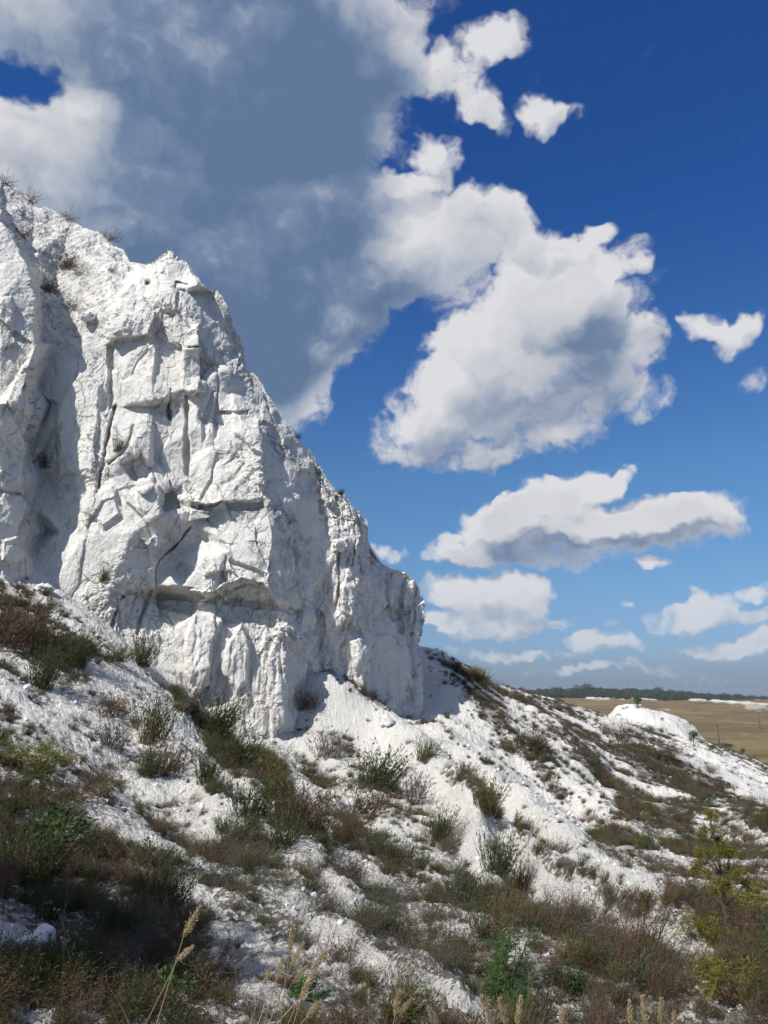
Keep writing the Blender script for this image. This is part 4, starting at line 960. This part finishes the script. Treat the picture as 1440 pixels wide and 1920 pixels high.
# the tufts that show largest are things of their own
KN = ['green tuft'] * 3 + ['olive tuft'] * 2 + ['brown tuft'] * 2 + ['grey tuft'] * 2 + ['grey twiggy herb'] * 2 + ['red-stemmed herb'] * 2 + ['brown twiggy herb'] * 2 + [None] * 3 + ['leafy plant'] * 2
big = np.where(((idx < C0) | (idx >= L0)) & (qx > 10) & (qx < 1430) & (qy < 1900) & (y > 3), size / np.maximum(y, 4) * (1 if True else 0), 0)
top = np.argsort(-big)[:230]
top = sorted(top, key=lambda k: min(math.hypot(qx[k] - a, qy[k] - b) for a, b, _ in LM))
for k in top:
    kn = KN[idx[k]]
    o = link(kn.replace(' ', '_').replace('-', '_'), assets[idx[k]], None, None, near_label('low ' + kn, qx[k], qy[k]), 'herb' if 'herb' in kn else ('plant' if 'plant' in kn else 'tuft'), 'scattered %ss on the chalk slope' % kn)
    o.location = (x[k], y[k], z[k] - .01); o.scale = sc[k]; o.rotation_euler = rot[k]
keep = np.ones(n, bool); keep[top] = False
gn_scatter('undergrowth', np.stack([x, y, z - .01], 1)[keep], sc[keep], rot[keep], idx[keep], assets, 'dry brown, grey and green herbs covering the chalk slope')
print('herbs', n)
# tall thin dry weeds close to the camera
dens = 5.0 * np.clip(cover, .15, 1) * (rr < 7.5) * (rr > 2.2)
x, y, z, cv, lu, qx, qy = pick(dens); n = len(x)
wa = [mk_twig('tall_weed', M_red, 2, .75, .004, 5, True, .35), mk_twig('tall_weed', M_brown, 3, .7, .0035, 6, True, .4), mk_twig('tall_weed', M_straw, 2, .6, .003, 3, True, .5), mk_twig('tall_weed', M_grey, 4, .6, .003, 7, True, .4)]
s_ = RNG.uniform(.5, 1.0, n)
gn_scatter('tall_weeds', np.stack([x, y, z], 1), np.stack([s_] * 3, 1), np.stack([RNG.normal(0, .15, n), RNG.normal(.15, .2, n), RNG.uniform(-3, 3, n)], 1), RNG.integers(0, 4, n), wa, 'thin reddish and straw stalks rising over the near slope')
print('weeds', n)
# chalk rubble
def rock_mesh(name, seed, mat, detail=1):
    import bmesh
    bm = bmesh.new(); bmesh.ops.create_icosphere(bm, subdivisions=detail, radius=.5)
    P_ = np.array([v.co for v in bm.verts], np.float32)
    f1, f2, rid, vec = voronoi(P_ * 2.2 + seed * 7.7, 400 + seed)
    k = .72 + .5 * rid[:, 0] + .25 * vnoise(P_ * 3 + seed, 5)
    for v, kk in zip(bm.verts, k): v.co = v.co * float(kk)
    me = bpy.data.meshes.new(name); bm.to_mesh(me); bm.free(); me.materials.append(mat); return me
mstone, T, b = new_mat('chalk_stone', 0.95, 0.1)
pos = T.new('ShaderNodeNewGeometry').outputs['Position']
T.l.new(T.mix(T.noise(pos, 8, 4, .6), (0.60, 0.59, 0.55), (0.76, 0.74, 0.69)), b.inputs['Base Color'])
bump(T, b, T.noise(pos, 40, 5, .7), .01, .7)
stones = [rock_mesh('chalk_piece', k, mstone) for k in range(5)]
dens = 210 * np.clip(1.1 - cover, .1, 1) * (1 - .65 * bare) * np.interp(rr, [0, 5, 12, 25, 50], [1.5, 1.0, .45, .12, .04]) * np.clip(.6 + nb, .15, 1.4)
x, y, z, cv, lu, qx, qy = pick(dens); n = len(x)
s_ = np.minimum(RNG.lognormal(-4.15, .72, n), .06) * np.interp(y, [0, 5, 14, 40], [.8, 1.0, 1.5, 2.4])
P_ = np.stack([x, y, z], 1); S_ = np.stack([s_ * RNG.uniform(.8, 1.5, n), s_, s_ * RNG.uniform(.5, .9, n)], 1); R3 = RNG.uniform(-3, 3, (n, 3)); I_ = RNG.integers(0, 5, n)
top = np.argsort(-np.where((qx > 10) & (qx < 1430) & (qy < 1900), s_ / np.maximum(y, 3), 0))[:70]
top = sorted(top, key=lambda k: min(math.hypot(qx[k] - a, qy[k] - b) for a, b, _ in LM))
for k in top:
    o = link('chalk_stone', stones[I_[k]], None, None, near_label('small loose white chalk stone', qx[k], qy[k]), 'stone', 'larger loose chalk stones'); o.location = P_[k]; o.scale = S_[k]; o.rotation_euler = R3[k]
keep = np.ones(n, bool); keep[top] = False
gn_scatter('chalk_rubble', P_[keep], S_[keep], R3[keep], I_[keep], stones, 'small white chalk chips strewn over the slope')
print('rubble', n)
# gravel plants of the hillside above the cliff
V = CL['V']; hx, hy = CL['PX'], CL['PY']
m = inside(hx.ravel(), hy.ravel(), [(0,345),(60,385),(200,455),(255,505),(200,560),(150,640),(110,640),(80,600),(62,520),(40,440),(0,412)]).reshape(hx.shape) & (RNG.random(hx.shape) < .006)
pp = V[m]; n = len(pp); s_ = RNG.lognormal(-1.0, .5, n)
gn_scatter('hill_herbs', pp, np.stack([s_] * 3, 1), np.stack([RNG.normal(0, .2, n), RNG.normal(0, .2, n), RNG.uniform(-3, 3, n)], 1), RNG.integers(0, 3, n), PL['cushion'], 'tiny grey herbs on the gravel above the cliff')
# ------------------------------------------------------------------ the plain beyond
th = np.radians(np.concatenate([np.linspace(-75, -6, 120)[:-1], np.linspace(-6, 32, 420)[:-1], np.linspace(32, 75, 80)]))
rf = 58 * (4400 / 58) ** np.linspace(0, 1, 420)
TH, RF = np.meshgrid(th, rf); FX, FY = RF * np.sin(TH), RF * np.cos(TH); FZ = field_z(FX, FY)
q = np.stack([FX.ravel() / 9, FY.ravel() / 9, 0 * FX.ravel()], 1).astype(np.float32)
FZ = FZ + (fbm(q, 3, 6) * .18).reshape(FX.shape) * (RF < 700)
fpx, fpy = project(FX, FY, FZ)
OUTC = [([(1060,1302),(1085,1300),(1100,1306),(1140,1311)],4.5,1.0),([(1185,1309),(1230,1313)],1.6,.8),([(1278,1310),(1310,1313),(1340,1316),(1440,1322)],2.2,1.0),([(1400,1325),(1440,1329)],4,.5),([(1230,1330),(1255,1331)],2,.4),([(1020,1303),(1035,1304)],1.5,.7),([(1150,1308),(1170,1312)],1.0,.6)]
ch = np.zeros(FX.shape); wob = fbm(np.stack([fpx.ravel() / 14, fpy.ravel() / 5, 0 * fpx.ravel()], 1).astype(np.float32), 3, 16).reshape(FX.shape)
for poly, w, amt in OUTC:
    dd, _, _, _ = seg_dist(fpx, (fpy), poly); ch = np.maximum(ch, amt * (1 - sst(dd + wob * w * .8, w * .5, w * 1.1)))
FZ = FZ + ch * 1.0
me = np_mesh('meadow', np.stack([FX, FY, FZ], 2).reshape(-1, 3), grid_faces(*FX.shape)[:, ::-1], True)
set_attr(me, 'chalk', ch.ravel())
mf, T, b = new_mat('dry_meadow', 0.95, 0.05)
pos = T.new('ShaderNodeNewGeometry').outputs['Position']
mp = T.new('ShaderNodeMapping'); T.put(mp.inputs[0], pos); mp.inputs[3].default_value = (.8, .8, 1)
n1 = T.noise(mp.outputs[0], .05, 8, .72); n2 = T.noise(pos, .35, 7, .72); n3 = T.noise(pos, .012, 4, .6)
c = T.ramp(T.math('ADD', T.math('MULTIPLY', n1, .6), T.math('MULTIPLY', n2, .4)), [(.36, (0.065, 0.055, 0.028)), (.46, (0.150, 0.110, 0.055)), (.54, (0.225, 0.165, 0.080)), (.66, (0.31, 0.235, 0.125))])
c = T.mix(T.math('MULTIPLY', T.sstep(n3, .50, .62), .7), c, (0.115, 0.100, 0.045))
c = T.mix(T.math('MULTIPLY', T.attr('chalk'), T.sstep(T.noise(pos, .6, 5, .7), .35, .5)), c, (0.68, 0.66, 0.61))
T.l.new(c, b.inputs['Base Color']); bump(T, b, T.noise(pos, 1.2, 6, .75), .5, .8)
link('meadow', me, mf, kind='structure', label='wide brown dry meadow beyond the slope')

# shrubs and posts on the meadow
def on_field(px, py):
    m = (fpx > px - 6) & (fpx < px + 6) & (FY > 0)
    j, i = np.nonzero(m); k = np.argmin(np.abs(fpy[m] - py) * 3 + np.abs(fpx[m] - px)); return Vector((FX[j[k], i[k]], FY[j[k], i[k]], FZ[j[k], i[k]]))
M_crown = plant_mat('crown', (0.026, 0.040, 0.020), (0.042, 0.060, 0.028), (0.060, 0.070, 0.035), .15)
def mk_crown(name, mat, n, rx, rz, ll, lobes=7):
    R_ = Ribbons(); cs = [(RNG.normal(0, .45, 3) * (rx, rx, rz) + (0, 0, rz * 1.15), RNG.uniform(.35, .62)) for _ in range(lobes)]
    for _ in range(n):
        c, s = cs[RNG.integers(0, lobes)]; v = RNG.normal(0, 1, 3); v /= np.linalg.norm(v)
        p = c + v * (rx * s, rx * s, rz * s) * RNG.uniform(.1, 1.05)
        if p[2] < .02: p[2] = .02
        R_.leaf(p, v + RNG.normal(0, .6, 3), ll * RNG.uniform(.6, 1.3), ll * .6, .35)
    return R_.mesh(name, mat)
crowns = [mk_crown('tree_crown', M_crown, 520, 1.0, .9, .30) for _ in range(4)]
def tree(name, px, py, wpx, hpx, label, mesh, place=on_field, mat=None):
    p = place(px, py); d = p.length; w = wpx / F * d; h = hpx / F * d
    e = link(name, None, None, None, label, 'shrub' if 'shrub' in name else 'tree'); e.location = p
    c = link('crown', mesh, None, e); c.scale = (w / 2.3, w / 2.3, h / 2.1)
    R_ = Ribbons()
    for k in range(4): R_.stem((0, 0, -.1), (RNG.normal(0, .3), RNG.normal(0, .3), 1), h * .6, w * .06, (0, 0, 0), 3)
    link('trunk', R_.mesh('trunk', M_bark), None, e)
    return e
mgreen2 = mk_crown('shrub_crown', M_leaf, 700, 1.0, .95, .14)
tree('round_shrub', 1196, 1331, 30, 24, 'fresh green shrub sticking up behind the white mound', mgreen2, on_ground)
tree('round_shrub', 1300, 1400, 36, 30, 'dense green shrub on the rim right of the white mound', mgreen2, on_ground)
tree('round_shrub', 1334, 1414, 30, 17, 'low green shrub between the dense shrub and the wooden post', mgreen2, on_ground)
tree('round_shrub', 1393, 1419, 16, 15, 'single small green shrub standing out on the meadow', mgreen2)
tree('round_shrub', 1364, 1400, 20, 8, 'flat dull shrub on the meadow right of the wooden post', crowns[0])
tree('round_shrub', 1100, 1345, 26, 7, 'low bush patch behind the far slope', crowns[1])
mwood, T, b = new_mat('weathered_wood', .9, .1)
pos = T.new('ShaderNodeNewGeometry').outputs['Position']; T.l.new(T.mix(T.noise(pos, 3, 4), (.07, .055, .045), (.15, .125, .10)), b.inputs['Base Color'])
def tube(me_name, pts, r0, r1, mat, sides=8):
    V_, F_ = [], []; n = len(pts)
    for i, p in enumerate(pts):
        r = r0 + (r1 - r0) * i / (n - 1); d = (Vector(pts[min(i + 1, n - 1)]) - Vector(pts[max(i - 1, 0)])).normalized()
        a = d.orthogonal().normalized(); c = d.cross(a)
        for k in range(sides):
            t = 6.2832 * k / sides; V_.append(Vector(p) + a * math.cos(t) * r + c * math.sin(t) * r)
    for i in range(n - 1):
        for k in range(sides): F_.append((i * sides + k, i * sides + (k + 1) % sides, (i + 1) * sides + (k + 1) % sides, (i + 1) * sides + k))
    me = bpy.data.meshes.new(me_name); F2 = [tuple(range(sides))[::-1], tuple((n - 1) * sides + k for k in range(sides))]
    me.from_pydata(V_, [], F_ + F2); me.materials.append(mat); me.update(); return me
def post(px, py, hpx, label, arm):
    p = on_field(px, py); h = hpx / F * p.length; e = link('utility_pole', None, None, None, label, 'pole'); e.location = p
    link('pole', tube('pole', [(0, 0, -.5), (0, 0, h * .5), (0, 0, h)], h * .026, h * .017, mwood), None, e)
    link('crossarm', tube('crossarm', [(-h * arm, 0, h * .9), (h * arm, 0, h * .9)], h * .012, h * .012, mwood, 6), None, e)
    link('brace', tube('brace', [(h * arm * 1.3, .1, 0), (0, 0, h * .62)], h * .013, h * .011, mwood, 6), None, e)
post(1349, 1413, 48, 'nearest wooden pole, standing behind the right rim of the slope', .06)
post(1424, 1368, 26, 'middle wooden pole out on the meadow near the right edge', .07)
post(1419, 1322, 18, 'farthest thin pole in front of the distant wood', .08)

# the wood on the horizon
rng = np.random.default_rng(5); N = 6000
a = np.radians(rng.uniform(-40, 45, N)); r = rng.uniform(640, 820, N) + 40 * np.sin(a * 9); 
x, y = r * np.sin(a), r * np.cos(a); z = field_z(x, y)
tpx, _ = project(x, y, z)
front_row = rng.random(N)
hgt = rng.lognormal(0, .13, N) * 5.2 * np.interp(tpx, [900, 1000, 1150, 1300, 1440, 1700], [1.5, 1.5, 1.5, 1.3, 1.0, .9]) * np.where(r < 700, .75, 1.0)
drop = np.interp(tpx, [950, 1150, 1300, 1440], [0, 0, -1.5, -4.0])
sc = np.stack([hgt * .45 * rng.uniform(.8, 1.5, N)] * 2 + [hgt * .5], 1)
gn_scatter('distant_wood', np.stack([x, y, z - .4 + drop], 1), sc, np.stack([0 * x, 0 * x, rng.uniform(-3, 3, N)], 1), rng.integers(0, 4, N), crowns, 'dark green wood along the horizon beyond the meadow')

# ------------------------------------------------------------------ foreground: feathery grass heads, sapling, stones
def seed_head_mesh():
    R_ = Ribbons()
    for k in range(420):
        t = RNG.random(); w = math.sin(math.pi * min(1, t * .85 + .12)) ** .8 * .13
        R_.leaf((RNG.normal(0, w * .35), RNG.normal(0, w * .35), t), np.array((RNG.normal(0, .35), RNG.normal(0, .35), 1.0)), .13, .020, .8)
    return R_.mesh('seed_head', M_straw)
heads = [seed_head_mesh() for _ in range(4)]
HEADS = [(550,1737,543,1783,'tallest feathery grass head of the clump at the bottom, just left of its middle'),
 (568,1770,547,1807,'feathery grass head directly under the tallest one'),(612,1783,583,1817,'rightmost upper feathery grass head, bent to the right'),
 (588,1823,565,1873,'long feathery grass head below the bent one'),(575,1813,552,1837,'short feathery grass head squeezed in the middle of the clump'),
 (507,1817,495,1847,'leftmost small feathery grass head of the clump'),(600,1877,573,1910,'lowest feathery grass head of the clump, leaning right'),
 (530,1797,520,1823,'thin pale feathery grass head left of the clump middle'),(748,1860,740,1907,'upright feathery grass head of the pair at the bottom middle'),
 (767,1878,747,1903,'leaning feathery grass head of the pair at the bottom middle'),(803,1890,822,1925,'feathery grass head tilted left, next after the bottom middle pair'),
 (903,1870,924,1925,'thick feathery grass head tilted left in front of the young pine'),(937,1874,948,1925,'feathery grass head right beside the thick tilted one'),
 (976,1870,970,1922,'upright feathery grass head just right of the young pine'),(1058,1890,1051,1922,'feathery grass head alone between the two bottom groups'),
 (1180,1878,1183,1922,'left feathery grass head of the bottom right trio'),(1205,1870,1211,1922,'middle, thickest feathery grass head of the bottom right trio'),
 (1240,1874,1239,1922,'right, slender feathery grass head of the bottom right trio'),(1265,1896,1263,1925,'small feathery tip just right of the bottom right trio'),
 (1364,1904,1362,1925,'tiny feathery tip nearest the bottom right corner'),(375,1702,344,1756,'slender yellow-green grass head standing alone left of the clump'),
 (361,1775,333,1800,'drooping brownish grass head under the lone slender one')]
for k, (tx, ty, bx_, by_, lab) in enumerate(HEADS):
    d = RNG.uniform(2.35, 2.9)
    tip = Vector(P3(tx, ty, d)); bot = Vector(P3(bx_, by_, d + .02))
    dirv = (tip - bot); L = dirv.length
    root = bot - dirv.normalized() * .25; gz = ground_z(root.x, root.y + .05)[0]
    root = Vector((root.x - .03 * np.sign(dirv.x) , root.y + .05, gz))
    e = link('feathery_grass_stalk', None, None, None, lab, 'grass stalk', 'feathery grass heads along the bottom'); e.location = root
    h = link('seed_head', heads[k % 4], None, e); h.location = bot - root; h.scale = (L * .95 + .02, L * .95 + .02, L)
    h.rotation_mode = 'QUATERNION'; h.rotation_quaternion = dirv.to_track_quat('Z', 'Y')
    b0 = bot - root; mid = b0 * .5 - dirv.normalized() * .02
    link('stem', tube('stem', [(0, 0, -.02), mid, b0, b0 + dirv * .9], .0020, .0008, M_straw, 5), None, e)
    R_ = Ribbons(); R_.stem(mid * .3, (RNG.normal(0, .3), -.1, 1), .35, .006, (RNG.normal(0, .6), -.2, -.4), 6); link('leaf_blade', R_.mesh('leaf_blade', M_straw), None, e)

# pine sapling on the right
base = on_ground(1366, 1758); sd = base.y
e = link('pine_sapling', None, None, None, 'thin leaning pine sapling with yellow-green needle tufts near the right edge', 'sapling'); e.location = base
ax = [(1366,1758),(1358,1700),(1353,1640),(1343,1590),(1334,1552),(1331,1535)]
pts = [Vector(P3(a, b, sd - .02)) - base for a, b in ax]
link('trunk', tube('trunk', pts, .013, .004, M_bark, 7), None, e)
def needle_tuft(r=.05, n=190):
    R_ = Ribbons()
    for _ in range(n): R_.leaf(RNG.normal(0, r * .3, 3), RNG.normal(0, 1, 3) + np.array((0, 0, .5)), r * RNG.uniform(.8, 1.5), r * .11, .4)
    return R_.mesh('needle_tuft', M_lime)
tm = [needle_tuft() for _ in range(3)]
TF = [(1331,1530,1.1,0),(1322,1556,.9,.02),(1338,1554,.8,-.03),(1348,1573,1.0,.03),(1312,1598,.9,.05),(1356,1592,1.1,-.04),(1330,1604,.8,-.08),(1372,1600,.9,.06),(1315,1625,1.2,.08),(1302,1628,.9,.1),(1370,1636,1.3,.04),(1384,1640,.9,-.05),(1350,1658,1.0,-.06),(1345,1590,.9,.02),(1330,1640,.7,.0),(1362,1662,.8,.06),(1398,1655,1.0,.1),(1340,1676,.8,.05)]
for k, (a, b_, s, dy) in enumerate(TF):
    p = Vector(P3(a, b_, sd - .02 + dy)) - base
    jn = min(pts[1:], key=lambda q: (q - p).length + (0 if q.z < p.z else .1))
    if k > 2: link('branch', tube('branch', [jn, (jn + p) * .5 + Vector((0, 0, -.01)), p], .005, .003, M_bark, 5), None, e)
    t = link('needle_tuft', tm[k % 3], None, e); t.location = p; t.scale = (s * .85,) * 3; t.rotation_euler = (k, k * 2, k * 3)

# loose stones and blocks
def stone(px, py, wpx, hpx, label, where, seed, name='boulder', sink=.2, cat='rock'):
    p = on_ground(px, py) if where == 'g' else on_cliff(px, py); d = p.length
    o = link(name, rock_mesh(name, seed, mstone, 3), None, None, label, cat); w = wpx / F * d; h = hpx / F * d
    o.scale = (w * 1.05, w * .9, h * 1.1); o.location = p + Vector((0, 0, h * (.5 - sink))); o.rotation_euler = (0, .1, seed * 1.3); return o
stone(78, 1776, 38, 32, 'rounded bluish-white stone lying in the shade of the near slope', 'g', 11)
stone(40, 1778, 26, 18, 'small pale stone left of the rounded stone in shade', 'g', 12)
stone(128, 1568, 34, 20, 'jagged white chalk lump below the wide dark bush', 'g', 13)
stone(150, 1578, 22, 14, 'smaller chalk lump touching the jagged one', 'g', 14)
stone(726, 1362, 22, 20, 'knobbly brownish chalk stone at the cliff foot beside the white spur', 'g', 15)
stone(82, 1108, 34, 14, 'flat chalk block lying on top of the rubble crest at the wall', 'g', 16)
stone(52, 1292, 12, 9, 'white pebble by the tall dark green tuft near the left edge', 'g', 17)
stone(634, 1022, 26, 20, 'loose oval chalk block jammed in the crack of the second buttress', 'c', 18, 'chalk_block', .5)
stone(163, 596, 22, 14, 'angular chalk block stuck on the rim above the main wall', 'c', 19, 'chalk_block', .4)
stone(1070, 1530, 14, 9, 'lone pale stone in the brown scrub of the far slope', 'g', 20)

# unseen small tree, added beside the viewer to shade the lower left slope
tb = Vector((-5.6, .6, ground_z(-5.6, .6)[0]))
e = link('added_shade_tree', None, None, None, 'small unseen broadleaf tree added to shade the near slope', 'tree'); e.location = tb
link('trunk', tube('trunk', [(0, 0, -.2), (.05, 0, 1.2), (.1, .1, 2.6), (.1, .1, 3.6)], .09, .03, M_bark, 9), None, e)
for k in range(6):
    a_ = k * 1.05; link('branch', tube('branch', [(.07, .05, 1.4 + k * .28), (.6 * math.cos(a_), .6 * math.sin(a_), 2.1 + k * .28), (1.0 * math.cos(a_), 1.0 * math.sin(a_), 2.5 + k * .3)], .03, .008, M_bark, 6), None, e)
cm = mk_crown('crown', M_green, 9000, 1.25, 1.25, .13, 12)
cr = link('crown', cm, None, e); cr.location = (.1, .1, 1.3); cr.scale = (1.12, 1.12, 1.1)

# ------------------------------------------------------------------ air
import bmesh as _bm
bm = _bm.new(); _bm.ops.create_cube(bm, size=1.0)
for v in bm.verts: v.co = (v.co.x * 9400, v.co.y * 9400, v.co.z * 98 - 26)
me = bpy.data.meshes.new('haze'); bm.to_mesh(me); bm.free()
mh = bpy.data.materials.new('air'); mh.use_nodes = True; mh.node_tree.nodes.clear()
pv = mh.node_tree.nodes.new('ShaderNodeVolumePrincipled'); pv.inputs['Color'].default_value = (.75, .83, .95, 1); pv.inputs['Density'].default_value = .00022; pv.inputs['Anisotropy'].default_value = .2
om = mh.node_tree.nodes.new('ShaderNodeOutputMaterial'); mh.node_tree.links.new(pv.outputs[0], om.inputs['Volume'])
me.materials.append(mh)
link('haze', me, None, kind='stuff', label='thin blue summer haze over the plain')
print('top of rock', float(CL['V'][..., 2].max()), 'box', 23)
